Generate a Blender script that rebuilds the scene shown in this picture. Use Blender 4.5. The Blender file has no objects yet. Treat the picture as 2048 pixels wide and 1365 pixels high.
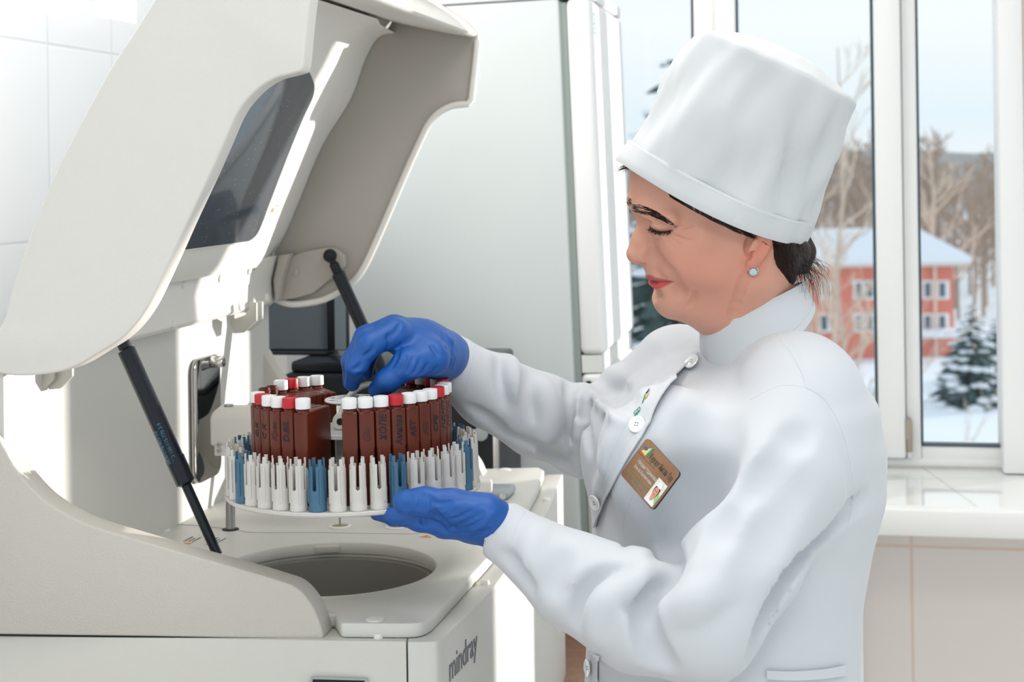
import bpy, bmesh, math, random
import numpy as np
from mathutils import Vector, Matrix
random.seed(7); np.random.seed(7)
SC = bpy.context.scene
COL = SC.collection
R = math.radians
# ------------------------------------------------------------------ camera
CAMZ, F_PX, CX, CY = 1.55, 3200.0, 1024.0, 339.0
cam_d = bpy.data.cameras.new('camera'); cam = bpy.data.objects.new('camera', cam_d); COL.objects.link(cam)
cam.matrix_world = Matrix.Translation((0, 0, CAMZ)) @ Matrix.Rotation(R(90), 4, 'X') @ Matrix.Rotation(R(-0.8), 4, 'Z')
cam_d.sensor_width = 36.0; cam_d.lens = 36.0 * F_PX / 2048
cam_d.shift_y = -(682.5 - CY) / 2048
cam_d.dof.use_dof = True; cam_d.dof.focus_distance = 1.74; cam_d.dof.aperture_fstop = 9.0
cam_d.clip_start = .05; cam_d.clip_end = 600
SC.camera = cam
# ------------------------------------------------------------------ world, sun, added fill lamps, exposure
SC.view_settings.view_transform = 'Standard'; SC.view_settings.look = 'None'
SC.view_settings.gamma = 1.0; SC.view_settings.use_curve_mapping = False
SC.view_settings.exposure = 0.15
W_ = bpy.data.worlds.new('sky'); SC.world = W_; W_.use_nodes = True
nt = W_.node_tree; nt.nodes.clear()
_o = nt.nodes.new('ShaderNodeOutputWorld'); _b = nt.nodes.new('ShaderNodeBackground')
_tc = nt.nodes.new('ShaderNodeTexCoord'); _sp = nt.nodes.new('ShaderNodeSeparateXYZ'); _r = nt.nodes.new('ShaderNodeValToRGB')
nt.links.new(_tc.outputs['Generated'], _sp.inputs[0]); nt.links.new(_sp.outputs['Z'], _r.inputs[0])
nt.links.new(_r.outputs[0], _b.inputs[0]); nt.links.new(_b.outputs[0], _o.inputs[0])
_e = _r.color_ramp.elements
_e[0].position = 0.0; _e[0].color = (.84, .91, .94, 1)
_e[1].position = 1.0; _e[1].color = (.70, .85, .97, 1)
for _p, _c in ((.03, (.78, .89, .94, 1)), (.09, (.92, .965, .975, 1)), (.14, (.80, .91, .945, 1)), (.3, (.86, .94, .97, 1))):
    q = _e.new(_p); q.color = _c
WORLD_STRENGTH = 0.95
_b.inputs[1].default_value = WORLD_STRENGTH
def sun_lamp():
    d = bpy.data.lights.new('sun', 'SUN'); d.energy = 5.5; d.angle = R(0.6); d.color = (1, .95, .87)
    o = bpy.data.objects.new('sun', d); COL.objects.link(o)
    u = Vector((.191, .982, 0)); w = Vector((.982, -.191, 0))
    v = u * -1 + w * -1.2 + Vector((0, 0, -.13))          # the way the light travels: low winter sun through the window
    o.rotation_euler = v.to_track_quat('-Z', 'Y').to_euler()
sun_lamp()
def fill_lamp(x, y, z, sx, sy, power, col=(1, .97, .94)):  # unseen area light under the ceiling, added to brighten the room
    d = bpy.data.lights.new('fill_lamp', 'AREA'); d.shape = 'RECTANGLE'; d.size = sx; d.size_y = sy; d.energy = power; d.color = col
    o = bpy.data.objects.new('fill_lamp', d); COL.objects.link(o); o.location = (x, y, z)
fill_lamp(.1, -.3, 2.76, 1.2, .6, 20)
fill_lamp(.4, 1.5, 2.76, 1.2, .6, 9)
fill_lamp(-.55, 2.45, 2.76, .6, 1.2, 17)  # added to brighten the left tile wall
# ------------------------------------------------------------------ pixel -> place
_R3 = cam.matrix_world.to_3x3(); _C = Vector((0, 0, CAMZ))
def ray(px, py): return _R3 @ Vector(((px - CX) / F_PX, -(py - CY) / F_PX, -1.0))
def W(px, py, d): return _C + ray(px, py) * d          # a point of the place at distance d along the view axis
def on_plane(px, py, o, n):
    r = ray(px, py); return _C + r * ((o - _C).dot(n) / r.dot(n))
def on_z(px, py, z):
    r = ray(px, py); return _C + r * ((z - CAMZ) / r.z)
_u = ray(1650, 330); U = Vector((_u.x, _u.y, 0)).normalized()   # depth axis of room and machine
V = Vector((U.y, -U.x, 0))                                       # to the right
Z = Vector((0, 0, 1))
def AB(a, b, z=0.0): return V * a + U * b + Z * z
def on_b(px, py, b): return on_plane(px, py, U * b, U)
def on_a(px, py, a): return on_plane(px, py, V * a, V)
def pix(p):
    q = _R3.transposed() @ (Vector(p) - _C); return (CX - F_PX * q.x / q.z, CY + F_PX * q.y / q.z)
# ------------------------------------------------------------------ materials
MATS = {}
def mat(name, col, rough=.5, metal=0., noise=0., nscale=40., bump=0., bscale=300., spec=.5, trans=0., sss=0., coat=0., col2=None, sheen=0., alpha=1.):
    if name in MATS: return MATS[name]
    m = bpy.data.materials.new(name); m.use_nodes = True; t = m.node_tree; b = t.nodes['Principled BSDF']
    L = t.links.new
    c = (*col, 1)
    b.inputs['Base Color'].default_value = c
    b.inputs['Roughness'].default_value = rough; b.inputs['Metallic'].default_value = metal
    b.inputs['Specular IOR Level'].default_value = spec
    b.inputs['Transmission Weight'].default_value = trans
    b.inputs['Coat Weight'].default_value = coat
    b.inputs['Sheen Weight'].default_value = sheen
    b.inputs['Alpha'].default_value = alpha
    if sss:
        b.inputs['Subsurface Weight'].default_value = sss; b.inputs['Subsurface Radius'].default_value = (.012, .005, .003); b.inputs['Subsurface Scale'].default_value = .6
    tc = t.nodes.new('ShaderNodeTexCoord')
    if noise:
        n = t.nodes.new('ShaderNodeTexNoise'); n.inputs['Scale'].default_value = nscale; n.inputs['Detail'].default_value = 4
        L(tc.outputs['Object'], n.inputs['Vector'])
        mx = t.nodes.new('ShaderNodeMix'); mx.data_type = 'RGBA'
        k = 1 - noise
        mx.inputs['A'].default_value = c; mx.inputs['B'].default_value = (*(col2 if col2 else [x * k for x in col]), 1)
        L(n.outputs['Fac'], mx.inputs['Factor']); L(mx.outputs['Result'], b.inputs['Base Color'])
    if bump:
        n2 = t.nodes.new('ShaderNodeTexNoise'); n2.inputs['Scale'].default_value = bscale; n2.inputs['Detail'].default_value = 3
        L(tc.outputs['Object'], n2.inputs['Vector'])
        bp = t.nodes.new('ShaderNodeBump'); bp.inputs['Strength'].default_value = bump; bp.inputs['Distance'].default_value = .002
        L(n2.outputs['Fac'], bp.inputs['Height']); L(bp.outputs['Normal'], b.inputs['Normal'])
    MATS[name] = m
    return m
def tile_mat(name, col, grout, sx, sy, mortar, rough=.2, off=(0, 0), axis='XZ', noise=.03, rot=0):
    m = bpy.data.materials.new(name); m.use_nodes = True; t = m.node_tree; b = t.nodes['Principled BSDF']; L = t.links.new
    tc = t.nodes.new('ShaderNodeTexCoord'); mp = t.nodes.new('ShaderNodeMapping'); br = t.nodes.new('ShaderNodeTexBrick')
    sep = t.nodes.new('ShaderNodeSeparateXYZ'); cb = t.nodes.new('ShaderNodeCombineXYZ')
    L(tc.outputs['Object'], sep.inputs[0]); L(sep.outputs[axis[0]], cb.inputs['X']); L(sep.outputs[axis[1]], cb.inputs['Y'])
    L(cb.outputs[0], mp.inputs['Vector']); mp.inputs['Location'].default_value = (off[0], off[1], 0)
    L(mp.outputs[0], br.inputs['Vector'])
    br.offset = 0; br.inputs['Scale'].default_value = 1; br.inputs['Brick Width'].default_value = sx; br.inputs['Row Height'].default_value = sy
    br.inputs['Mortar Size'].default_value = mortar; br.inputs['Mortar Smooth'].default_value = .3; br.inputs['Bias'].default_value = 0
    br.inputs['Color1'].default_value = (*col, 1); br.inputs['Color2'].default_value = (*[c * (1 - noise) for c in col], 1); br.inputs['Mortar'].default_value = (*grout, 1)
    L(br.outputs['Color'], b.inputs['Base Color']); b.inputs['Roughness'].default_value = rough
    bp = t.nodes.new('ShaderNodeBump'); bp.inputs['Strength'].default_value = .3; bp.inputs['Distance'].default_value = .002; bp.invert = True
    L(br.outputs['Fac'], bp.inputs['Height']); L(bp.outputs['Normal'], b.inputs['Normal'])
    MATS[name] = m
    return m
# ------------------------------------------------------------------ object helpers
def tag(o, label=None, cat=None, group=None, kind=None):
    if label: o['label'] = label
    if cat: o['category'] = cat
    if group: o['group'] = group
    if kind: o['kind'] = kind
    return o
def thing(name, label, cat, loc=(0, 0, 0), group=None, rot=None):
    o = bpy.data.objects.new(name, None); COL.objects.link(o); o.location = loc; o.empty_display_size = .05
    if rot is not None: o.rotation_euler = rot
    bpy.context.view_layer.update()
    return tag(o, label, cat, group)
def link(name, me, m, parent=None, smooth=True):
    """one mesh object; vertices are given in world space and kept there under the parent"""
    if m is not None and not me.materials: me.materials.append(m)
    o = bpy.data.objects.new(name, me); COL.objects.link(o)
    if smooth: me.shade_smooth()
    if parent is not None:
        o.parent = parent; o.matrix_parent_inverse = parent_matrix(parent).inverted()
    return o
def parent_matrix(p):
    m = Matrix.LocRotScale(p.location, p.rotation_euler, p.scale)
    return (parent_matrix(p.parent) @ p.matrix_parent_inverse @ m) if p.parent else m
def obj(name, bm, m, parent=None, smooth=False, bevel=0, seg=2, sharp=35, local=False):
    if bevel: bevel_all(bm, bevel, seg)
    me = bpy.data.meshes.new(name); bm.normal_update(); bm.to_mesh(me); bm.free()
    o = link(name, me, m, parent, smooth=True)
    if local and parent is not None: o.matrix_parent_inverse = Matrix()
    me.set_sharp_from_angle(angle=R(sharp))
    return o
def bevel_all(bm, w, seg=2, ang=28):
    bm.normal_update()
    es = [e for e in bm.edges if len(e.link_faces) == 2 and e.calc_face_angle(0) > R(ang)]
    if es: bmesh.ops.bevel(bm, geom=es, offset=w, segments=seg, profile=.5, affect='EDGES', clamp_overlap=True)
    bmesh.ops.recalc_face_normals(bm, faces=bm.faces[:])
def prism(bm, pts, ext):
    """closed outline pts (world) pushed along vector ext"""
    a = [bm.verts.new(p) for p in pts]; b = [bm.verts.new(Vector(p) + ext) for p in pts]
    n = len(pts); f = [bm.faces.new(a), bm.faces.new(b[::-1])]
    for i in range(n): f.append(bm.faces.new((a[i], b[i], b[(i + 1) % n], a[(i + 1) % n])))
    bmesh.ops.recalc_face_normals(bm, faces=f)
    return f
def box(bm, c, ax, ay, az):
    """box of centre c and half vectors"""
    c, ax, ay, az = Vector(c), Vector(ax), Vector(ay), Vector(az)
    prism(bm, [c - ax - ay - az, c + ax - ay - az, c + ax + ay - az, c - ax + ay - az], az * 2)
def wbox(bm, x0, x1, y0, y1, z0, z1):
    prism(bm, [Vector((x0, y0, z0)), Vector((x1, y0, z0)), Vector((x1, y1, z0)), Vector((x0, y1, z0))], Z * (z1 - z0))
def abbox(bm, a0, a1, b0, b1, z0, z1):
    prism(bm, [AB(a0, b0, z0), AB(a1, b0, z0), AB(a1, b1, z0), AB(a0, b1, z0)], Z * (z1 - z0))
def frame_of(d):
    d = Vector(d).normalized(); t = Vector((0, 0, 1)) if abs(d.z) < .9 else Vector((1, 0, 0))
    x = d.cross(t).normalized(); return x, d.cross(x).normalized(), d
def ring_loft(bm, rings, close=True, cap0=True, cap1=True):
    vs = [[bm.verts.new(p) for p in r] for r in rings]; n = len(rings[0]); fs = []
    for i in range(len(vs) - 1):
        for j in range(n if close else n - 1):
            k = (j + 1) % n
            fs.append(bm.faces.new((vs[i][j], vs[i][k], vs[i + 1][k], vs[i + 1][j])))
    if close and cap0: fs.append(bm.faces.new(vs[0][::-1]))
    if close and cap1: fs.append(bm.faces.new(vs[-1]))
    bmesh.ops.recalc_face_normals(bm, faces=fs)
    return vs
def tube(bm, pts, rads, n=12):
    pts = [Vector(p) for p in pts]
    if not hasattr(rads, '__len__'): rads = [rads] * len(pts)
    rings = []; x = None
    for i, p in enumerate(pts):
        d = (pts[min(i + 1, len(pts) - 1)] - pts[max(i - 1, 0)]).normalized()
        if x is None: x = frame_of(d)[0]
        x = (x - d * x.dot(d)); x = x.normalized() if x.length > 1e-6 else frame_of(d)[0]
        y = d.cross(x)
        rings.append([p + (x * math.cos(2 * math.pi * k / n) + y * math.sin(2 * math.pi * k / n)) * rads[i] for k in range(n)])
    ring_loft(bm, rings)
def lathe(bm, base, axis, prof, n=32, x=None, phase=0.):
    """profile of (radius, height) turned about axis from base"""
    X, Y, D = frame_of(axis)
    rings = [[Vector(base) + D * h + (X * math.cos(2 * math.pi * k / n + phase) + Y * math.sin(2 * math.pi * k / n + phase)) * max(r, 1e-5) for k in range(n)] for r, h in prof]
    ring_loft(bm, rings)
def spline(pts, n):
    """smooth line through pts (Catmull-Rom), n samples per span"""
    P = [Vector(p) for p in pts]; out = []
    for i in range(len(P) - 1):
        p0, p1, p2, p3 = P[max(i - 1, 0)], P[i], P[i + 1], P[min(i + 2, len(P) - 1)]
        for k in range(n):
            t = k / n
            out.append(.5 * ((2 * p1) + (p2 - p0) * t + (2 * p0 - 5 * p1 + 4 * p2 - p3) * t * t + (3 * p1 - p0 - 3 * p2 + p3) * t ** 3))
    out.append(P[-1]); return out
def pxspline(pts, n=4): return [(p.x, p.y) for p in spline([Vector((x, y, 0)) for x, y in pts], n)]
def text(name, body, m, parent, origin, xdir, ydir, size, depth=.0004, align='LEFT', shear=0., wide=1., thick=0.):
    c = bpy.data.curves.new(name, 'FONT'); c.body = body; c.size = 1; c.extrude = 0; c.align_x = align; c.shear = shear; c.offset = thick
    t = bpy.data.objects.new(name, c); COL.objects.link(t)
    me = bpy.data.meshes.new_from_object(t.evaluated_get(bpy.context.evaluated_depsgraph_get()))
    bpy.data.objects.remove(t); bpy.data.curves.remove(c)
    x, y = Vector(xdir).normalized(), Vector(ydir).normalized(); n = x.cross(y)
    bm = bmesh.new(); bm.from_mesh(me); bpy.data.meshes.remove(me)
    for v in bm.verts: v.co = Vector(origin) + x * (v.co.x * size * wide) + y * (v.co.y * size)
    r = bmesh.ops.extrude_face_region(bm, geom=bm.faces[:])
    for e in r['geom']:
        if isinstance(e, bmesh.types.BMVert): e.co += n * depth
    bmesh.ops.recalc_face_normals(bm, faces=bm.faces[:])
    return obj(name, bm, m, parent)
def copy_tree(o, parent=None):
    c = o.copy(); COL.objects.link(c)
    if parent is not None: c.parent = parent
    for ch in o.children: copy_tree(ch, c)
    return c
# ------------------------------------------------------------------ common materials
def palette():
    mat('casing', (.69, .67, .63), .55, bump=.12, bscale=900, noise=.02)
    mat('casing_light', (.78, .76, .72), .5, bump=.08, bscale=900)
    mat('casing_white', (.60, .595, .56), .42, bump=.03, bscale=900)
    mat('pvc', (.84, .84, .83), .3)
    mat('black_plastic', (.010, .012, .015), .4, spec=.25)
    mat('black_gloss', (.008, .011, .016), .2, spec=.3)
    mat('rubber_black', (.01, .01, .01), .7)
    mat('steel', (.42, .42, .43), .28, metal=1)
    mat('chrome', (.75, .75, .76), .12, metal=1)
    mat('fridge', (.60, .64, .635), .35, bump=.02, bscale=500)
    mat('white_paint', (.86, .86, .86), .35)
    mat('cup_white', (.57, .55, .52), .4)
    mat('cup_blue', (.045, .13, .215), .4)
    mat('cap_white', (.78, .78, .78), .4)
    mat('cap_red', (.48, .008, .018), .4)
    mat('bottle_brown', (.135, .024, .011), .3, noise=.35, nscale=22, spec=.35)
    mat('ink_faint', (.05, .011, .008), .6)
    mat('ink', (.004, .006, .012), .6)
    mat('sticker_orange', (.75, .32, .02), .5)
    mat('sticker_text', (.10, .11, .14), .6)
    mat('glove', (.003, .088, .37), .48, noise=.12, nscale=60, bump=.10, bscale=260)
    mat('cloth', (.565, .59, .625), .85, bump=.05, bscale=2200, sheen=.25)
    mat('cap_cloth', (.575, .595, .61), .85, bump=.05, bscale=2200, sheen=.2)
    mat('hair', (.018, .010, .008), .55, spec=.25)
    mat('snow', (.84, .87, .92), .8)
    mat('grey_plastic', (.33, .36, .38), .4)
palette()
# ================================================================== the room
A_WALL, B_WIN, Z_SILL, Z_BENCH = -1.30, 3.52, .90, .71
FLOOR_L, FLOOR_R = -1.30, 2.6
def struct(name, bm, m, bevel=0, label=None):
    o = obj(name, bm, m, None, bevel=bevel); o['kind'] = 'structure'
    if label: o['label'] = label
    return o
def room():
    bm = bmesh.new(); abbox(bm, A_WALL - .1, 2.7, -1.6, 3.9, -.1, 0); struct('floor', bm, tile_mat('floor_tile', (.76, .72, .68), (.5, .45, .4), .4, .4, .004, axis='XY'))
    bm = bmesh.new(); abbox(bm, A_WALL - .1, 2.7, -1.6, 3.9, 2.8, 2.9); struct('ceiling', bm, mat('ceiling_paint', (.85, .85, .84), .9))
    # left wall, white glazed tiles; built in the room's own frame so the tile joints follow it
    bm = bmesh.new(); wbox(bm, -.1, 0, 0, 4.3, 0, 2.8)
    w = struct('wall_left', bm, tile_mat('wall_tile_white', (.84, .87, .90), (.70, .74, .77), .25, .335, .0028, rough=.12, off=(.02, -.10), axis='YZ'))
    w.location = AB(A_WALL, -.2); w.rotation_euler.z = math.atan2(-V.x, V.y) + R(90) if False else math.atan2(U.y, U.x) - R(90)
    # window wall: dado of peach tiles under the sill, piers beside and above the opening
    peach = tile_mat('wall_tile_peach', (.93, .85, .81), (.86, .68, .58), .27, .38, .0035, rough=.22, off=(.105, .005), axis='XZ', noise=.05)
    def wallpart(name, a0, a1, z0, z1, m, b0=B_WIN - .02, b1=B_WIN + .33):
        bm = bmesh.new(); wbox(bm, a0, a1, 0, b1 - b0, z0, z1)
        o = struct(name, bm, m); o.location = AB(0, b0); o.rotation_euler.z = math.atan2(V.y, V.x); return o
    plaster = mat('plaster_white', (.85, .83, .80), .7)
    wallpart('wall_back', A_WALL, 2.7, 0, Z_SILL - .055, peach, b0=B_WIN - .10)
    wallpart('wall_upper', A_WALL, 2.7, 2.42, 2.8, plaster)
    wallpart('wall_side', A_WALL, -.62, Z_SILL - .055, 2.42, plaster)
    ar = R_OPEN + .012
    wallpart('wall_right', ar + .055, ar + .095, Z_SILL - .055, 2.42, mat('plaster_peach', (.80, .70, .64), .6), b0=B_WIN - .04, b1=B_WIN + .06)
    wallpart('sun_mask_mid', .91, 1.22, Z_SILL - .055, 2.42, plaster, b1=B_WIN + .06)  # unseen pier, added to shape the sun patch inside the analyzer
    wallpart('sun_mask_far', 1.64, 2.7, Z_SILL - .055, 2.42, plaster, b1=B_WIN + .06)  # unseen wall end, placed to keep sun off the lid rim and the woman
    # sill: a tiled slab with a thick white nose
    bm = bmesh.new(); abbox(bm, -.62, 2.7, B_WIN - .40, B_WIN + .02, Z_SILL - .050, Z_SILL)
    s = struct('trim_1', bm, tile_mat('sill_tile', (.80, .80, .78), (.63, .62, .58), .33, .9, .003, rough=.06, off=(.12, .3), axis='XY'), label='white tiled window sill slab')
    bm = bmesh.new(); abbox(bm, -.34, 2.7, B_WIN - .445, B_WIN - .40, Z_SILL - .048, Z_SILL + .004)
    struct('trim_2', bm, mat('sill_white', (.88, .875, .86), .35), bevel=.006, label='thick white rounded nose of the window sill')
    # reveal of the opening at the right
    bm = bmesh.new(); abbox(bm, R_OPEN, R_OPEN + .05, B_WIN - .06, B_WIN + .05, Z_SILL + .002, 2.42)
    struct('trim_3', bm, mat('white_paint', 0), bevel=.004, label='white window reveal at the right')
    bm = bmesh.new(); abbox(bm, R_OPEN + .052, R_OPEN + .066, B_WIN - .05, B_WIN + .05, Z_SILL + .002, 2.42)
    abbox(bm, R_OPEN + .066, R_OPEN + .072, B_WIN - .045, B_WIN + .05, Z_SILL + .002, 2.42)
    struct('trim_4', bm, mat('plaster_peach', 0), label='thin peach edge strip beside the window reveal')
R_OPEN = on_b(1998, 700, B_WIN).dot(V)
def window():
    """white plastic window: fixed pane at the left, opening sash, fixed narrow pane at the right"""
    pvc = MATS['pvc']; gasket = mat('gasket', (.03, .07, .10), .5)
    glass = bpy.data.materials.new('window_glass'); glass.use_nodes = True
    t = glass.node_tree; t.nodes.clear(); L = t.links.new
    out = t.nodes.new('ShaderNodeOutputMaterial'); mx = t.nodes.new('ShaderNodeMixShader'); tr = t.nodes.new('ShaderNodeBsdfTransparent'); gl = t.nodes.new('ShaderNodeBsdfGlossy')
    lw = t.nodes.new('ShaderNodeFresnel'); lw.inputs['IOR'].default_value = 1.25
    gl.inputs['Roughness'].default_value = .02; tr.inputs['Color'].default_value = (.99, .995, 1, 1)
    L(lw.outputs[0], mx.inputs[0]); L(tr.outputs[0], mx.inputs[1]); L(gl.outputs[0], mx.inputs[2]); L(mx.outputs[0], out.inputs[0])
    MATS['window_glass'] = glass
    A = lambda px, py=500: on_b(px, py, B_WIN).dot(V)
    zz = lambda px, py: on_b(px, py, B_WIN).z
    zt = 2.40
    def profile(bm, a0, a1, z0, z1, w, b0, b1):
        abbox(bm, a0, a0 + w, b0, b1, z0, z1); abbox(bm, a1 - w, a1, b0, b1, z0, z1)
        abbox(bm, a0 + w, a1 - w, b0, b1, z0, z0 + w); abbox(bm, a0 + w, a1 - w, b0, b1, z1 - w, z1)
    aL, aM1, aM2, aM3, aM4 = A(1150), A(1392), A(1480), A(1750), A(1838)
    z0 = Z_SILL + .003
    bm = bmesh.new()
    zs = zz(1900, 893)
    am = A(1808); a_ma, a_mb = A(1392), A(1433)
    abbox(bm, aL - .06, R_OPEN + .02, B_WIN, B_WIN + .07, z0, zz(1800, 917))        # bottom bar
    abbox(bm, aL - .06, R_OPEN + .02, B_WIN, B_WIN + .07, zt - .03, zt)
    for a0, a1 in ((aL - .06, aL), (A(1392), A(1436)), (am, aM4), (A(2006, 600), R_OPEN + .02)): abbox(bm, a0, a1, B_WIN, B_WIN + .07, z0 + .01, zt - .01)
    abbox(bm, aM4, A(2006, 600), B_WIN + .002, B_WIN + .068, z0 + .01, zs)
    abbox(bm, aL, A(1392), B_WIN + .002, B_WIN + .068, z0 + .01, zs)
    w1 = obj('window_1', bm, pvc, bevel=.004); w1['kind'] = 'structure'; w1['label'] = 'white plastic window frame with three tall panes'
    def pane(a0, a1, zl, zh, n):
        bm = bmesh.new(); abbox(bm, a0 - .004, a1 + .004, B_WIN + .028, B_WIN + .034, zl - .004, zh + .004)
        obj('pane', bm, glass, w1)
        bm = bmesh.new(); profile(bm, a0, a1, zl, zh, .004, B_WIN - .001, B_WIN + .03); obj('gasket', bm, gasket, w1)
    pane(aM4, A(2006, 600), zs, zt - .03, 0)
    pane(aL, A(1392), zs, zt - .03, 1)
    # the opening sash stands a little proud of the frame
    s0, s1 = A(1436), A(1806); zb = zz(1780, 915) + .001
    bm = bmesh.new()
    for a0, a1 in ((s0, aM2), (aM3, s1)): abbox(bm, a0, a1, B_WIN - .022, B_WIN + .045, zb, zt - .02)
    zp = zz(1752, 856)
    abbox(bm, aM2, aM3, B_WIN - .021, B_WIN + .044, zb, zp); abbox(bm, aM2, aM3, B_WIN - .021, B_WIN + .044, zt - .08, zt - .02)
    sash = obj('sash', bm, pvc, w1, bevel=.006)
    bm = bmesh.new(); abbox(bm, aM2 - .004, aM3 + .004, B_WIN + .01, B_WIN + .016, zp - .004, zt - .076); obj('pane', bm, glass, sash)
    bm = bmesh.new(); profile(bm, aM2, aM3, zp, zt - .08, .004, B_WIN - .0225, B_WIN + .012); obj('gasket', bm, gasket, sash)
    # lower hinge of the sash
    a = A(1818, 880); zl, zh = zz(1818, 912), zz(1818, 838)
    bm = bmesh.new(); lathe(bm, AB(a, B_WIN - .016, zl + .012), Z, [(.0055, 0), (.0065, .002), (.0065, zh - zl - .016), (.0045, zh - zl - .012)], 14)
    box(bm, AB(a - .002, B_WIN - .012, (zl + zh) / 2 + .02), V * .006, U * .010, Z * (zh - zl) * .28)
    h = obj('hinge', bm, mat('hinge_beige', (.36, .31, .24), .45), w1)
    bm = bmesh.new(); lathe(bm, AB(a, B_WIN - .016, zl), Z, [(.006, 0), (.006, .011)], 14); obj('hinge_pin', bm, MATS['chrome'], h)
window()
room()
# ------------------------------------------------------------------ white cabinet under the sill, behind the woman
def cabinet():
    d = 3.02
    p0 = W(1724, 1056, d); a1 = p0.dot(V); b1 = p0.dot(U)
    t = thing('low_cabinet', 'low white cabinet under the window sill behind the woman, its door knob showing', 'cabinet', AB(a1 - .25, b1 + .15, 0))
    aw = a1 - (on_z(1212, 1362, Z_BENCH).dot(V) + .012)
    bm = bmesh.new(); abbox(bm, a1 - aw, a1 - .02, b1, b1 + .32, .06, .835); obj('body', bm, MATS['white_paint'], t, bevel=.003)
    bm = bmesh.new(); abbox(bm, a1 - aw + .02, a1 - .04, b1 + .02, b1 + .30, 0, .06); obj('plinth', bm, MATS['white_paint'], t)
    bm = bmesh.new(); abbox(bm, a1 - .0195, a1 - .001, b1 + .002, b1 + .318, .065, .83); dr = obj('door', bm, MATS['white_paint'], t, bevel=.002)
    k = on_a(1727, 1087, a1)
    bm = bmesh.new(); lathe(bm, AB(a1 - .001, b1 + .03, k.z), V, [(.006, 0), (.005, .006), (.011, .009), (.012, .014), (.009, .018), (.001, .019)], 20)
    obj('knob', bm, mat('knob_cream', (.72, .60, .50), .35), dr)
cabinet()
# ------------------------------------------------------------------ bench under machine and fridge
def bench():
    ar = on_z(1212, 1362, Z_BENCH).dot(V)
    t = thing('lab_bench', 'long lab bench with a brown marbled top carrying the analyzer and the refrigerator', 'bench', AB(-.55, 2.2, 0))
    m = mat('marbled_top', (.46, .25, .165), .35, noise=1, nscale=55, col2=(.20, .10, .07))
    bm = bmesh.new(); abbox(bm, -1.29, ar, 1.25, 3.41, Z_BENCH - .035, Z_BENCH); obj('worktop', bm, m, t, bevel=.004)
    w = mat('bench_white', (.80, .79, .77), .4)
    for b0, b1 in ((1.30, 1.33), (2.2, 2.23), (3.36, 3.39)):
        bm = bmesh.new(); abbox(bm, -1.27, ar - .03, b0, b1, 0, Z_BENCH - .035); obj('leg_panel', bm, w, t)
    bm = bmesh.new(); abbox(bm, -1.27, -1.25, 1.33, 3.36, .1, Z_BENCH - .036); obj('back_panel', bm, w, t)
bench()
# ------------------------------------------------------------------ refrigerator on the bench
def fridge():
    lean = R(1.6); b0, b1 = 2.90, 3.36
    base_z = Z_BENCH
    ad = on_b(1171, 900, b0).dot(V)          # rear edge of the doors, seen edge on
    t = thing('refrigerator', 'white two door refrigerator standing on the bench behind the analyzer', 'refrigerator', AB(ad - .25, (b0 + b1) / 2, base_z))
    h = 1.15; depth = .56
    parts = []
    bm = bmesh.new(); abbox(bm, ad - depth, ad - .006, b0, b1, base_z + .03, base_z + h - .012); parts.append(obj('body', bm, MATS['fridge'], t, bevel=.008))
    bm = bmesh.new(); abbox(bm, ad - .0065, ad + .006, b0 + .008, b1 - .008, base_z + .035, base_z + h - .02); parts.append(obj('door_gasket', bm, mat('gasket_grey', (.28, .33, .31), .6), t))
    bm = bmesh.new(); abbox(bm, ad - depth + .004, ad + .05, b0 - .002, b1 + .002, base_z + h - .0115, base_z + h + .012); parts.append(obj('top_cover', bm, MATS['white_paint'], t, bevel=.004))
    for i in range(4):
        bm = bmesh.new(); lathe(bm, AB(ad - (.05 if i % 2 else depth - .05), (b0 + .05) if i < 2 else b1 - .05, base_z - (.0 if i % 2 else .0)), Z, [(.016, 0), (.018, .004), (.014, .031)], 14); parts.append(obj('foot', bm, MATS['black_plastic'], t))
    zsplit = on_b(1200, 733, b0).z
    for k, (z0, z1) in enumerate(((zsplit + .003, base_z + h - .014), (base_z + .04, zsplit - .03))):
        bm = bmesh.new(); abbox(bm, ad + .006, ad + .052, b0, b1, z0, z1); d = obj('door', bm, MATS['white_paint'] if k == 0 else mat('door_grey', (.72, .73, .70), .4), t, bevel=.012, seg=3); parts.append(d)
        if k == 0:
            z = on_b(1162, 62, b0).z
            bm = bmesh.new()
            for q in range(5): box(bm, AB(ad + .0522, b0 + .05, z - .018 + q * .0085), V * .0006, U * (.014 - .003 * (q % 2)), Z * .0028)
            parts.append(obj('emblem', bm, mat('emblem_blue', (.16, .42, .60), .4), d))
        else:
            bm = bmesh.new(); lathe(bm, AB(ad + .02, b0 - .001, z1 - .02), -U, [(.007, 0), (.007, .004), (.004, .006)], 12); parts.append(obj('hinge_pin', bm, MATS['black_plastic'], d))
    bm = bmesh.new(); abbox(bm, ad + .008, ad + .045, b0 + .004, b1 - .004, zsplit - .0295, zsplit + .0025); parts.append(obj('door_trim', bm, mat('door_grey', 0), t))
    # the whole cabinet leans back a little on its feet
    t.rotation_euler = Matrix.Rotation(-lean, 3, U).to_euler()
    t.location = t.location + Z * .0095
fridge()
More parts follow.
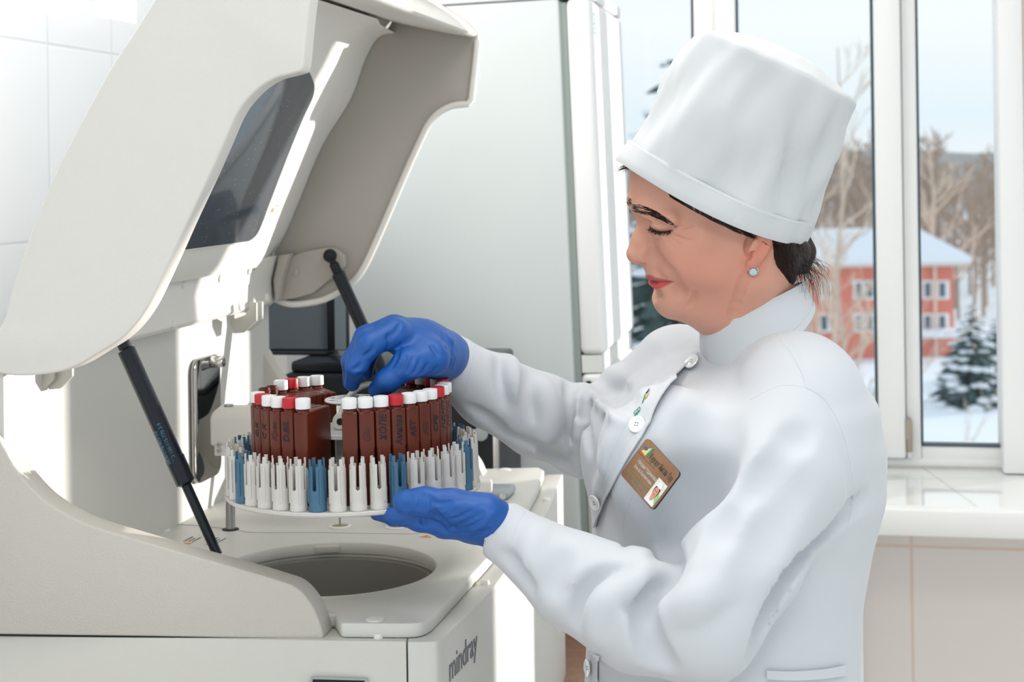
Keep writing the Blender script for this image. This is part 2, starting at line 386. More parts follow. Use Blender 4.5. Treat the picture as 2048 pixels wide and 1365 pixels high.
# ================================================================== the analyzer
ZD, ZL = CAMZ - .483, CAMZ - .500                  # deck top, chassis ledge
B_NEAR, B_FAR = 1.62, 2.45
_pn = on_b(350, 900, B_NEAR); _nn = Vector((math.sin(R(3)), math.cos(R(3)), 0))
def NP(px, py, off=0.): return on_plane(px, py, _pn, _nn) + U * off
def px_path(pts, f, n=4): return [f(x, y) for x, y in pxspline(pts, n)]
def plate_with_hole(bm, outer, c, r, z0, z1, nmin=72):
    """flat plate seen from above: outline outer, round hole of radius r at c"""
    c = Vector((c.x, c.y)); P = [Vector((p.x, p.y)) for p in outer]
    angs = sorted(set([round(math.atan2(p.y - c.y, p.x - c.x), 5) for p in P] + [round(-math.pi + 2 * math.pi * k / nmin, 5) for k in range(nmin)]))
    def hit(a):
        d = Vector((math.cos(a), math.sin(a))); best = None
        for i in range(len(P)):
            p, q = P[i], P[(i + 1) % len(P)]; e = q - p; den = d.x * e.y - d.y * e.x
            if abs(den) < 1e-12: continue
            w = p - c; t = (w.x * e.y - w.y * e.x) / den; s = (w.x * d.y - w.y * d.x) / den
            if t > 0 and -1e-4 <= s <= 1.0001 and (best is None or t < best): best = t
        return c + d * best
    A = []; B = []
    for a in angs:
        o = hit(a); i = c + Vector((math.cos(a), math.sin(a))) * r
        A.append([bm.verts.new((o.x, o.y, z)) for z in (z1, z0)]); B.append([bm.verts.new((i.x, i.y, z)) for z in (z1, z0)])
    n = len(A); f = []
    for i in range(n):
        j = (i + 1) % n
        f += [bm.faces.new((A[i][0], A[j][0], B[j][0], B[i][0])), bm.faces.new((A[i][1], B[i][1], B[j][1], A[j][1])),
              bm.faces.new((A[i][0], A[i][1], A[j][1], A[j][0])), bm.faces.new((B[i][0], B[j][0], B[j][1], B[i][1]))]
    bmesh.ops.recalc_face_normals(bm, faces=f)
from mathutils.bvhtree import BVHTree
def bvh_of(o):
    m = parent_world(o)
    return BVHTree.FromPolygons([m @ v.co for v in o.data.vertices], [p.vertices[:] for p in o.data.polygons])
def parent_world(o):
    m = Matrix.LocRotScale(o.location, o.rotation_euler, o.scale)
    return (parent_world(o.parent) @ o.matrix_parent_inverse @ m) if o.parent else m
def cast(b, px, py):
    h = b.ray_cast(_C, ray(px, py).normalized()); return (h[0], h[1]) if h[0] is not None else (None, None)
BACK_A = -.881
def analyzer():
    M = MATS
    t = thing('chemistry_analyzer', 'large cream benchtop analyzer with its lid propped open on gas struts', 'analyzer', AB(-.45, 2.05, Z_BENCH))
    hc = on_z(655, 1135, ZD); hr = 218 / F_PX * (.483 * F_PX / 797)
    # deck outline on z = ZD
    deck_front = [on_z(x, y, ZD) for x, y in pxspline([(790, 1247), (832, 1246), (858, 1238), (880, 1218), (930, 1164), (980, 1110), (1030, 1048), (1068, 988), (1085, 950)], 3)]
    far_r = on_z(1088, 940, ZD); far_in = AB(BACK_A, B_FAR - .02, ZD)
    near_l = on_z(-160, 1244, ZD); near_l = AB(BACK_A - .14, near_l.dot(U), ZD); near_m = on_z(-160, 1244, ZD)
    back_near = AB(BACK_A - .14, near_l.dot(U), ZD)
    back_ = U * .036
    deck_out = [near_l + back_, near_m + back_, on_z(648, 1246, ZD) + back_, on_z(656, 1246, ZD)] + deck_front + [far_r, on_z(1078, 935, ZD), AB(on_z(1078, 935, ZD).dot(V) - .3, B_FAR + .02, ZD), AB(BACK_A - .14, B_FAR + .02, ZD)]
    bm = bmesh.new(); plate_with_hole(bm, deck_out, hc, hr, ZL + .0005, ZD)
    deck = obj('deck', bm, M['casing_white'], t, bevel=.0035)
    # chassis below the deck, with the round well for the carousel
    cz = Vector((0, 0, 0))
    chas = [p + (Vector((hc.x, hc.y, p.z)) - p).normalized() * .006 for p in deck_out]
    chas[1] = on_z(-160, 1271, ZL); chas[0] = AB(BACK_A - .14, chas[1].dot(U), ZL)
    c2 = on_z(812, 1284, ZL)
    chas = [chas[0], chas[1], c2] + chas[6:]
    bm = bmesh.new(); plate_with_hole(bm, chas, hc, hr + .004, Z_BENCH + .012, ZL)
    chassis = obj('chassis', bm, mat('chassis_grey', (.585, .575, .53), .5, bump=.1, bscale=900), t, bevel=.003)
    # well: lip, wall and floor
    bm = bmesh.new(); n = 72
    prof = [(hr + .0035, ZD - .020), (hr - .001, ZD - .0205), (hr - .001, ZD - .0215), (hr - .003, ZD - .022), (hr - .003, ZD - .13), (hr - .02, ZD - .135), (.03, ZD - .135), (.03, ZD - .10), (.001, ZD - .10)]
    rings = [[Vector((hc.x + r * math.cos(2 * math.pi * k / n), hc.y + r * math.sin(2 * math.pi * k / n), z)) for k in range(n)] for r, z in prof]
    ring_loft(bm, rings, cap0=False); obj('carousel_well', bm, mat('well_grey', (.21, .20, .18), .55, bump=.08, bscale=900), t, sharp=50)
    d2 = (Vector((hc.x, hc.y, 0)))
    nb = on_z(655, 1083, ZD); back = (nb - Vector((hc.x, hc.y, ZD))).normalized()
    bm = bmesh.new(); box(bm, Vector((hc.x, hc.y, ZD - .009)) + back * (hr + .002), back.cross(Z) * .0155, back * .006, Z * .0042)
    obj('well_notch', bm, mat('well_shadow', (.50, .47, .43), .6), t, bevel=.001)
    # front cover (bowed), between deck edge and outer ledge edge
    outer = px_path([(815.5, 1285), (862, 1284), (878, 1281), (890, 1272), (917, 1246), (946, 1217), (981, 1182), (1004, 1154), (1060, 1078), (1098, 1015), (1120, 962), (1126, 949)], lambda x, y: on_z(x, y, ZL), 4)
    inner = [on_z(x, y, ZL) for x, y in pxspline([(1090, 950), (1070, 990), (1032, 1050), (982, 1112), (932, 1168), (884, 1222), (850, 1260), (826, 1270), (815.5, 1274)], 3)]
    bm = bmesh.new(); prism(bm, [Vector((p.x, p.y, Z_BENCH + .012)) for p in outer + inner], Z * (ZL - Z_BENCH - .012))
    cover = obj('front_cover', bm, M['casing_white'], t, bevel=.005, seg=3)
    # rear stub of the chassis behind the cover (closes the far side)
    # small round caps and screw covers
    for x, y, r, z, n_ in ((750, 1240, .010, ZD, 'screw_cap'), (1010, 940, .010, ZD, 'screw_cap'), (363, 1037, .0105, ZD, 'screw_cap'), (325, 1062, .0105, ZD, 'screw_cap'), (970, 1169, .0055, ZL, 'buffer_pad'), (757, 1277, .0052, ZL, 'buffer_pad'), (1094, 1003, .006, ZL, 'buffer_pad')):
        bm = bmesh.new(); p = on_z(x, y, z); lathe(bm, p, Z, [(r, 0), (r, .0008 if n_ == 'screw_cap' else .003), (r * .85, .0014 if n_ == 'screw_cap' else .005), (.0005, .0016 if n_ == 'screw_cap' else .0055)], 24)
        obj(n_, bm, M['casing_light'], t)
    # seam engraved across the deck: a thin dark strip
    seam = [on_z(x, y, ZD + .0002) for x, y in pxspline([(318, 1049), (380, 1051), (440, 1057), (480, 1062), (510, 1066), (640, 1066), (760, 1068), (850, 1066), (930, 1040)], 4)]
    bm = bmesh.new()
    for i in range(len(seam) - 1):
        p, q = seam[i], seam[i + 1]; s = (q - p).normalized().cross(Z) * .0004
        prism(bm, [p - s, q - s, q + s, p + s], Z * .0003)
    obj('deck_seam', bm, mat('seam_grey', (.36, .34, .31), .8), t)
    # ---- side fairings near and far share one outline
    prof = [(-68, 700), (-66, 760), (-45, 815), (0, 883), (34, 942), (84, 998), (146, 1037), (196, 1057), (269, 1079), (364, 1107), (476, 1138), (560, 1163), (594, 1177), (622, 1208), (639, 1245), (647, 1276)]
    up = [NP(x, y) for x, y in pxspline(prof, 4)]
    low = [NP(640, 1280), NP(300, 1274), NP(0, 1270), NP(-160, 1268), NP(-160, 700)]
    bm = bmesh.new(); prism(bm, up + low, U * .034); near_f = obj('side_fairing', bm, mat('fairing_tex', (.53, .505, .455), .6, bump=.35, bscale=520, noise=.02), t, bevel=.0035, seg=3)
    sh = U * (B_FAR - B_NEAR)
    upf = [p + sh for p in up if p.z > 0]; lowf = [p + sh for p in low]
    bm = bmesh.new(); prism(bm, upf + lowf, U * .034)
    obj('side_fairing', bm, MATS['fairing_tex'], t, bevel=.0035, seg=3)
    # dark gap under the near fairing
    bm = bmesh.new(); a, b = NP(-160, 1270.5, .002), NP(652, 1281.5, .002); prism(bm, [a, b, b + U * .03, a + U * .03], Z * .0016); obj('gap_strip', bm, M['black_plastic'], t)
    # ---- back wall inside
    bm = bmesh.new(); zt = on_b(540, 600, 2.42).z + .02
    abbox(bm, BACK_A - .03, BACK_A, near_l.dot(U) + .02, B_FAR - .001, ZD - .002, zt); obj('back_wall', bm, mat('casing_inner', (.60, .59, .56), .5, bump=.06, bscale=900), t)
    # polished metal cover on the back wall, with knob
    q = [on_a(x, y, BACK_A + .0005) for x, y in ((381, 722), (433, 704), (434, 945), (379, 975))]
    bb = [p.dot(U) for p in q]; zz = [p.z for p in q]; b0, b1 = (bb[0] + bb[3]) / 2, (bb[1] + bb[2]) / 2; z0, z1 = (zz[2] + zz[3]) / 2, (zz[0] + zz[1]) / 2
    pts = []
    for (cb, cz_, a0) in ((b1 - .02, z1 - .02, 0), (b0 + .02, z1 - .02, 90), (b0 + .02, z0 + .02, 180), (b1 - .02, z0 + .02, 270)):
        for k in range(5): pts.append(AB(BACK_A + .0005, cb + .02 * math.cos(R(a0 + k * 22.5)), cz_ + .02 * math.sin(R(a0 + k * 22.5))))
    bm = bmesh.new(); prism(bm, pts, V * .007); mp = obj('mirror_cover', bm, mat('dark_mirror', (.30, .29, .28), .06, metal=1), t, bevel=.0015)
    k = on_a(424, 724, BACK_A + .008)
    bm = bmesh.new(); lathe(bm, k, V, [(.0085, 0), (.0085, .016), (.0075, .018), (.004, .0181), (.004, .014), (.001, .014)], 22); obj('knob', bm, M['chrome'], mp)
    # ---- sampling arm on its steel column
    cb = on_z(461, 1060, ZD); dcol = (cb - _C).dot(_R3 @ Vector((0, 0, -1)))
    bm = bmesh.new(); lathe(bm, cb, Z, [(.0065, 0), (.0065, .17)], 24); col = obj('arm_column', bm, M['steel'], t)
    bm = bmesh.new(); lathe(bm, cb + Z * .0002, Z, [(.0115, 0), (.0115, .0008), (.0095, .001)], 28); obj('column_ring', bm, M['rubber_black'], col)
    L = W(427, 850, dcol); Rr = W(700, 850, dcol); zt, zb = W(470, 813, dcol).z, W(470, 886, dcol).z
    ax = V
    bm = bmesh.new(); l0 = 427; c = (L + Rr) / 2; half = (Rr - L).length / 2
    e = (Rr - L).normalized(); f = e.cross(Z)
    ring = lambda z, g: [L * 1 + e * x + f * y + Z * (z - L.z) for x, y in ((g, -.026 + g), (2 * half - g, -.020 + g), (2 * half - g, .020 - g), (g, .026 - g))]
    ring_loft(bm, [ring(zb, 0), ring(zt - .010, 0), ring(zt - .002, .005), ring(zt, .011)]); arm = obj('probe_arm', bm, M['casing'], t, bevel=.004, seg=3)
    bm = bmesh.new(); box(bm, W(443, 897, dcol - .012), e * .0075, f * .012, Z * .0085); blk = obj('arm_clamp', bm, M['casing'], arm, bevel=.0015)
    for y in (889, 901):
        bm = bmesh.new(); lathe(bm, W(438, y, dcol - .026), -f if (-f).dot(_C - cb) > 0 else f, [(.003, -.004), (.003, .002), (.0018, .0022), (.001, .001)], 16); obj('screw', bm, M['steel'], blk)
    for k, (wx, wy) in enumerate(((680, 1055), (793, 1056))):
        w = on_z(wx, wy, ZD)
        bm = bmesh.new(); lathe(bm, w, Z, [(.0155, 0), (.0155, .002), (.0125, .003), (.0115, .0005), (.001, .0004)], 32); wl = obj('wash_well', bm, M['casing_light'], t, sharp=25)
        bm = bmesh.new(); lathe(bm, w + Z * .001, Z, [(.011, 0), (.011, .0008), (.0005, .0009)], 28); obj('well_liner', bm, mat('well_olive', (.30, .28, .14), .4), wl)
        top = zb if k == 0 else ZD + .066
        bm = bmesh.new(); tube(bm, [w + Z * .0005, w + Z * (top - ZD)], .0014, 10)
        if k: lathe(bm, w + Z * .006, Z, [(.0022, 0), (.0034, .002), (.0034, .010), (.0018, .012)], 14)
        obj('needle', bm, M['steel'], arm if k == 0 else t)
    # mixer arm beyond the carousel, and its hand clip
    w = on_z(793, 1056, ZD); r0 = W(985, 970, (w - _C).dot(_R3 @ Vector((0, 0, -1))))
    ee = Vector((r0.x - w.x, r0.y - w.y, 0)).normalized(); ff = ee.cross(Z)
    bm = bmesh.new(); zc = r0.z
    a_ = Vector((w.x, w.y, zc)) - ee * .01; b_ = Vector((r0.x, r0.y, zc)); ctr = (a_ + b_) / 2
    box(bm, ctr, ee * (b_ - a_).length / 2, ff * .016, Z * .009); mx = obj('mixer_arm', bm, M['casing_light'], t, bevel=.004, seg=3)
    bm = bmesh.new(); lathe(bm, Vector((b_.x, b_.y, ZD)) - ee * .02, Z, [(.009, 0), (.009, zc - ZD - .008)], 20); obj('mixer_column', bm, M['steel'], mx)
    p = on_z(996, 992, ZD + .001)
    bm = bmesh.new(); box(bm, p + Z * .0065, V * .022, U * .03, Z * .006); cl = obj('clip', bm, M['grey_plastic'], t, bevel=.005, seg=3)
    bm = bmesh.new(); lathe(bm, p + V * .014 - U * .031 + Z * .006, -U, [(.005, 0), (.005, .003), (.002, .004)], 16); obj('clip_pin', bm, M['chrome'], cl)
    # dark reaction disc set in the deck
    c = on_z(742, 990, ZD); bm = bmesh.new(); lathe(bm, c + Z * .0002, Z, [(.150, 0), (.150, .0012), (.149, .0016), (.001, .0016)], 96)
    rd = obj('reaction_disc', bm, mat('disc_blue_grey', (.075, .09, .12), .45), t)
    for x, y in ((602, 1019), (650, 1025)):
        bm = bmesh.new(); lathe(bm, on_z(x, y, ZD + .0019), Z, [(.006, 0), (.006, .0005), (.001, .0006)], 18); obj('disc_plug', bm, M['grey_plastic'], rd)
    # caution stickers on the deck
    def sticker(parent, o, x, y, n, s, rows):
        bm = bmesh.new(); prism(bm, [o, o + x * s, o + x * s * .5 + y * s * .9], n * .0003); tr = obj('caution_sign', bm, M['sticker_orange'], parent)
        bm = bmesh.new(); c = o + x * s * .5 + y * s * .3 + n * .00035; box(bm, c, x * s * .035, y * s * .22, n * .0001); box(bm, c - y * s * .21, x * s * .03, y * s * .03, n * .0001); obj('caution_mark', bm, M['sticker_text'], tr)
        for i, (x0, y0, w_) in enumerate(rows):
            wd = ('CAUTION', 'Avoid injury', 'by moving parts', 'keep lid closed')[i % 4]
            text('caution_text', wd, M['sticker_text'], tr, o + x * s * x0 + y * s * y0, x, y, s * (.32 if i == 0 else .24), .0002, wide=w_)
    for (x0, y0) in ((378, 1090), (428, 1092)):
        o = on_z(x0, y0, ZD + .0003); xd = (on_z(x0 + 60, y0 - 32, ZD + .0003) - o).normalized(); yd = Z.cross(xd)
        sticker(t, o - xd * .004, xd, yd, Z, .017, ((1.15, .75, 1.1), (1.15, .42, 1.), (1.15, .1, 1.)))
    o = on_z(838, 1075, ZD + .0003); sticker(t, o, V, U, Z, .017, ((1.2, .75, 1), (1.2, .42, 1)))
    # maker's name on the front cover
    bv = bvh_of(cover)
    p0, n0 = cast(bv, 897, 1335); p1, _ = cast(bv, 950, 1335)
    p1 = Vector((p1.x, p1.y, p0.z)); xd = (p1 - p0).normalized(); n = xd.cross(Z)
    zb_ = cast(bv, 897, 1366)[0].z
    wdt = (cast(bv, 953, 1320)[0] - cast(bv, 897, 1345)[0]); wdt = Vector((wdt.x, wdt.y, 0)).length
    tx = text('maker_name', 'mindray', mat('logo_grey', (.10, .105, .13), .4), cover, Vector((p0.x, p0.y, zb_)), xd, Z, .040, .0005, wide=1, thick=.0)
    xs = [v.co.x * xd.x + v.co.y * xd.y for v in tx.data.vertices]; sc = wdt / (max(xs) - min(xs)); x0 = min(xs)
    for v in tx.data.vertices:
        s = (v.co.x * xd.x + v.co.y * xd.y) - x0; v.co += xd * (s * sc - s)
        q = bv.find_nearest(v.co); off = (v.co - p0).dot(n); v.co = Vector((q[0].x, q[0].y, v.co.z)) + n * (.0003 + max(0, min(off, .0006)))
    # recessed grip at the bottom of the near side
    pa = [on_plane(x, y, c2, _nn) for x, y in ((622, 1353), (737, 1356), (737, 1440), (622, 1440))]
    bm = bmesh.new(); prism(bm, [p - U * .0035 for p in pa], U * .003); g = obj('grip_frame', bm, M['grey_plastic'], t, bevel=.001)
    ctr = sum(pa, Vector()) / 4
    bm = bmesh.new(); prism(bm, [ctr + (p - ctr) * .9 - U * .0042 for p in pa], U * .001); obj('grip_recess', bm, M['black_plastic'], g)
    # ================= the lid
    lid_e = bpy.data.objects.new('lid', None); COL.objects.link(lid_e); lid_e.parent = t
    lid_e.location = AB(BACK_A, 2.05, 1.40) - t.location
    lid = lid_e
    # near side panel
    sil = [(-60, 690), (0, 655), (20, 590), (45, 510), (75, 430), (110, 345), (150, 265), (190, 190), (230, 120), (270, 60), (308, 0), (360, -75), (430, -150)]
    rim = [(640, -150), (628, -60), (620, 0), (613, 60), (607, 128)]
    notch = [(603, 143), (580, 149), (550, 157), (520, 175), (490, 205), (470, 236), (450, 282), (420, 350), (380, 435), (350, 502), (330, 546), (315, 578), (295, 617), (270, 652), (240, 681), (200, 706), (150, 735), (100, 748), (45, 752), (0, 748), (-45, 730)]
    pn = [NP(x, y) for x, y in pxspline(sil, 3)] + [NP(x, y) for x, y in pxspline(rim, 2)] + [NP(x, y) for x, y in pxspline(notch, 3)]
    bm = bmesh.new(); prism(bm, pn, U * .030); ln = obj('lid_side', bm, M['casing'], lid, bevel=.006, seg=4)
    # far side panel
    PB = lambda b: (lambda x, y: on_b(x, y, b))
    fo = [(957, 80), (951, 140), (944, 200)] , [(937, 208), (905, 212), (880, 225), (860, 246), (845, 275), (820, 330), (790, 400), (760, 470), (735, 525), (715, 556), (690, 577), (650, 599), (600, 608), (572, 606), (545, 594)]
    cr = [(512, 560), (545, 510), (570, 469), (600, 398), (645, 291), (702, 197), (730, 120), (757, 75), (790, 66)]
    fi = [(x - 16, y - 8) for x, y in pxspline(cr, 4)] + [(790, 30), (800, 20)]
    ft = [(840, -14), (880, 8), (930, 42), (957, 70)]
    bf = B_FAR - .012
    pf = [on_b(x, y, bf) for x, y in pxspline(fo[0], 2)] + [on_b(x, y, bf) for x, y in pxspline(fo[1], 3)] + [on_b(x, y, bf) for x, y in fi] + [on_b(x, y, bf) for x, y in pxspline(ft, 3)]
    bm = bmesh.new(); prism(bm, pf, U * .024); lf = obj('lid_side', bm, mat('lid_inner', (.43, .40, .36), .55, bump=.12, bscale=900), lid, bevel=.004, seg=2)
    # raised edge round the far panel
    edge = pf[:len(pxspline(fo[0], 2)) + len(pxspline(fo[1], 3))]
    bm = bmesh.new(); tube(bm, [p - U * .004 for p in edge], .0055, 10); obj('edge_bead', bm, M['casing_light'], lf)
    # inner liner swept from the near to the far side
    b2 = 2.30
    Lp = [(512, 536), (530, 508), (565, 415), (600, 330), (650, 205), (680, 135), (697, 92), (722, 58), (755, 38), (800, 30), (850, 22), (930, 50)]
    L2 = [on_b(x, y, b2) for x, y in pxspline(Lp[:9], 4)]
    cr = [(512, 560), (545, 510), (570, 469), (600, 398), (645, 291), (702, 197), (730, 120), (757, 75), (790, 66)]
    C2 = [on_b(x, y, bf - .001) for x, y in pxspline(cr, 4)]
    dnear = U * (b2 - B_NEAR - .034)
    bm = bmesh.new(); ring_loft(bm, [[p - dnear for p in L2], [p - dnear * .5 for p in L2], L2, [(p * .62 + q * .38) - (V * .006) for p, q in zip(L2, C2)], C2], close=False)
    liner = obj('liner', bm, M['casing_light'], lid, sharp=60)
    # front lip of the lid: a thick curved bar from side to side
    lipf = [(755, 38), (800, 47), (850, 58), (900, 68), (945, 75), (957, 70), (930, 42), (880, 8), (840, -14), (780, -40), (715, -30), (712, 40)]
    pl = [on_b(x, y, bf - .0005) for x, y in lipf]
    bm = bmesh.new(); prism(bm, [p - U * (bf - B_NEAR - .034) for p in pl], U * (bf - B_NEAR - .035)); obj('front_lip', bm, M['casing_light'], lid, bevel=.004)
    # outer shell behind the liner
    S = [NP(x, y, .012) for x, y in pxspline([(-62, 700)] + sil[1:] + [(520, -190), (620, -190)], 3)]
    out = (V * -.7 + Z * .4).normalized()
    rings = []
    for k in range(9):
        f_ = k / 8; rings.append([p + U * ((B_FAR - B_NEAR - .0) * f_) + out * (.035 * math.sin(math.pi * f_) ** .5 if 0 < f_ < 1 else 0) for p in S])
    bm = bmesh.new(); ring_loft(bm, rings, close=False); sh_ = obj('outer_shell', bm, M['casing'], lid, sharp=60)
    # smoked window in the liner
    bl = bvh_of(liner)
    right = [(606, 128), (618, 150), (624, 172), (620, 195), (600, 238), (570, 312), (540, 392), (515, 456), (503, 474), (492, 481)]
    pts = []; nrm = Vector()
    for x, y in pxspline(right, 3):
        h, nn_ = cast(bl, x, y); pts.append(h)
        if nn_.dot(_C - h) < 0: nn_ = -nn_
        nrm += nn_
    nrm.normalize()
    zb0 = pts[-1]; left_b = B_NEAR + .08
    pts2 = [p - U * (p.dot(U) - left_b) for p in (pts[-1], pts[len(pts) // 2], pts[2])]
    bm = bmesh.new(); 
    ring0 = [p + nrm * .0015 for p in pts + pts2]
    prism(bm, ring0, nrm * .003)
    sg = bpy.data.materials.new('smoked_glass'); sg.use_nodes = True; tt = sg.node_tree; b = tt.nodes['Principled BSDF']; LK = tt.links.new
    b.inputs['Roughness'].default_value = .07; b.inputs['Specular IOR Level'].default_value = .6
    tc = tt.nodes.new('ShaderNodeTexCoord'); vo = tt.nodes.new('ShaderNodeTexVoronoi'); vo.inputs['Scale'].default_value = 95; vo.inputs['Randomness'].default_value = 1
    n1 = tt.nodes.new('ShaderNodeTexNoise'); n1.inputs['Scale'].default_value = 9; n1.inputs['Detail'].default_value = 6
    LK(tc.outputs['Object'], vo.inputs['Vector']); LK(tc.outputs['Object'], n1.inputs['Vector'])
    m1 = tt.nodes.new('ShaderNodeMath'); m1.operation = 'MULTIPLY'; LK(n1.outputs['Fac'], m1.inputs[0]); m1.inputs[1].default_value = .17
    m2 = tt.nodes.new('ShaderNodeMath'); m2.operation = 'LESS_THAN'; LK(vo.outputs['Distance'], m2.inputs[0]); LK(m1.outputs[0], m2.inputs[1])
    mx_ = tt.nodes.new('ShaderNodeMix'); mx_.data_type = 'RGBA'; mx_.inputs['A'].default_value = (.10, .115, .135, 1); mx_.inputs['B'].default_value = (.36, .37, .38, 1)
    LK(m2.outputs[0], mx_.inputs['Factor']); LK(mx_.outputs['Result'], b.inputs['Base Color'])
    wn = obj('lid_window', bm, sg, lid, bevel=.001)
    bm = bmesh.new(); loop = [p + nrm * .001 for p in pts + pts2]; tube(bm, loop + [loop[0]], .0035, 8); obj('window_seal', bm, M['casing_light'], lid)
    # small caution sticker on the slanted inner side
    b3 = bvh_of(liner)
    h, nn_ = cast(b3, 541, 424)
    if nn_.dot(_C - h) < 0: nn_ = -nn_
    h2, _ = cast(b3, 566, 419)
    xd = (h2 - h).normalized(); yd = nn_.cross(xd)
    before = set(bpy.data.objects)
    sticker(lid, h + nn_ * .0012, xd, yd, nn_, .0095, ((1.1, .9, 1.2), (1.05, .45, .9), (1.05, .1, .9)))
    for o_ in set(bpy.data.objects) - before:
        for v in o_.data.vertices:
            q_ = b3.find_nearest(v.co); v.co = q_[0] + (q_[1] if q_[1].dot(_C - q_[0]) > 0 else -q_[1]) * .0006
    # hinge beam with rivets
    bb_ = 2.415
    pb = [on_b(x, y, bb_) for x, y in ((540, 612), (549, 604), (546, 560), (557, 511), (540, 512), (520, 560), (522, 610))]
    bm = bmesh.new(); prism(bm, [p - U * (bb_ - B_NEAR - .036) for p in pb], U * (bb_ - B_NEAR - .036)); beam = obj('hinge_beam', bm, M['casing_light'], lid, bevel=.002)
    bbv = bvh_of(beam)
    for x, y in ((368, 568), (348, 648), (498, 541), (480, 612), (534, 596), (440, 556)):
        h, nn_ = cast(bbv, x, y)
        if h is None: continue
        if nn_.dot(_C - h) < 0: nn_ = -nn_
        bm = bmesh.new(); lathe(bm, h, nn_, [(.0075, 0), (.0068, .0015), (.0045, .003), (.0006, .0036)], 20); obj('rivet', bm, M['casing_light'], beam)
    # bracket carrying the strut on the far panel
    br = [(553, 603), (560, 560), (573, 516), (610, 503), (648, 496), (672, 497), (690, 512), (690, 535), (668, 553), (640, 576), (626, 587), (592, 597)]
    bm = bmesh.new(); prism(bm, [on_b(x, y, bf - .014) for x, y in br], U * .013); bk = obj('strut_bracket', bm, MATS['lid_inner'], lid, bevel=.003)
    bm = bmesh.new(); lathe(bm, on_b(592, 546, bf - .0145), -U, [(.006, 0), (.005, .001), (.001, .0014)], 20); obj('screw', bm, MATS['lid_inner'], bk)
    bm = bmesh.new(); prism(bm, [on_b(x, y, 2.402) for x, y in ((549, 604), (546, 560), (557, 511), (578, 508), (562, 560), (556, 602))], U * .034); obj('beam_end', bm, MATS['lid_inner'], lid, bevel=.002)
    # latch hooks hanging from the beam
    def hook(dx, dy, s, b, shrink=1.):
        out_ = [(0, 0), (13, 2), (13, 38), (-12, 62), (-34, 64), (-42, 38), (-10, 26), (-2, 16)]
        p = [on_b(dx + x * s, dy + y * s, b) for x, y in out_]
        bm = bmesh.new(); prism(bm, p, U * .006); obj('latch_hook', bm, mat('latch_grey', (.45, .44, .41), .5), lid, bevel=.001)
    hook(500, 604, 1, 2.25); hook(512, 602, .97, 2.30)
    hook(131, 716, 1.0, 1.70); hook(95, 722, 1.0, 1.69)
    # ---- gas struts
    def strut(top, mid, foot, b, rc, rr):
        T_, M_, F_ = on_b(*top, b), on_b(*mid, b), on_b(*foot, b)
        d = (F_ - T_).normalized()
        bm = bmesh.new(); L_ = (M_ - T_).length; lathe(bm, T_ + d * .028, d, [(rc * .6, 0), (rc, .003), (rc, L_ - .034), (rc * 1.08, L_ - .033), (rc * 1.08, L_ - .003), (rc * .6, L_)], 24)
        s = obj('gas_strut', bm, M['black_gloss'], t)
        bm = bmesh.new(); lathe(bm, M_ + d * -.005, d, [(rr, 0), (rr, (F_ - M_).length + .004)], 18); obj('piston_rod', bm, mat('rod_black', (.015, .02, .025), .2, metal=.6), s)
        bm = bmesh.new(); lathe(bm, T_, d, [(.0055, .0), (.0055, .012), (.0075, .014), (.0075, .030)], 16)
        lathe(bm, T_ - U * .009, U, [(.003, 0), (.0095, .003), (.011, .009), (.0095, .015), (.003, .018)], 20); obj('ball_joint', bm, M['black_plastic'], s)
        return s, T_, M_, d
    strut((660, 512), (765, 745), (866, 962), bf - .030, .0105, .0055)
    s, T_, M_, d = strut((230, 650), (352, 925), (437, 1112), B_NEAR + .052, .0100, .0056)
    # blue lettering along the near strut
    o = T_ + d * .075; n = (_C - o).normalized(); n = (n - d * n.dot(d)).normalized(); yd = n.cross(-d)
    text('strut_print', 'TO 150-115-770 3-9', mat('print_blue', (.02, .16, .27), .4), s, o + d * .092 - yd * .001 + n * .0103, -d, yd, .0055, .0002)
    text('strut_print', '09/2012 MB 0025 3-8', MATS['print_blue'], s, o + d * .092 + yd * .006 + n * .0098, -d, yd, .0045, .0002)
    return t
analyzer()
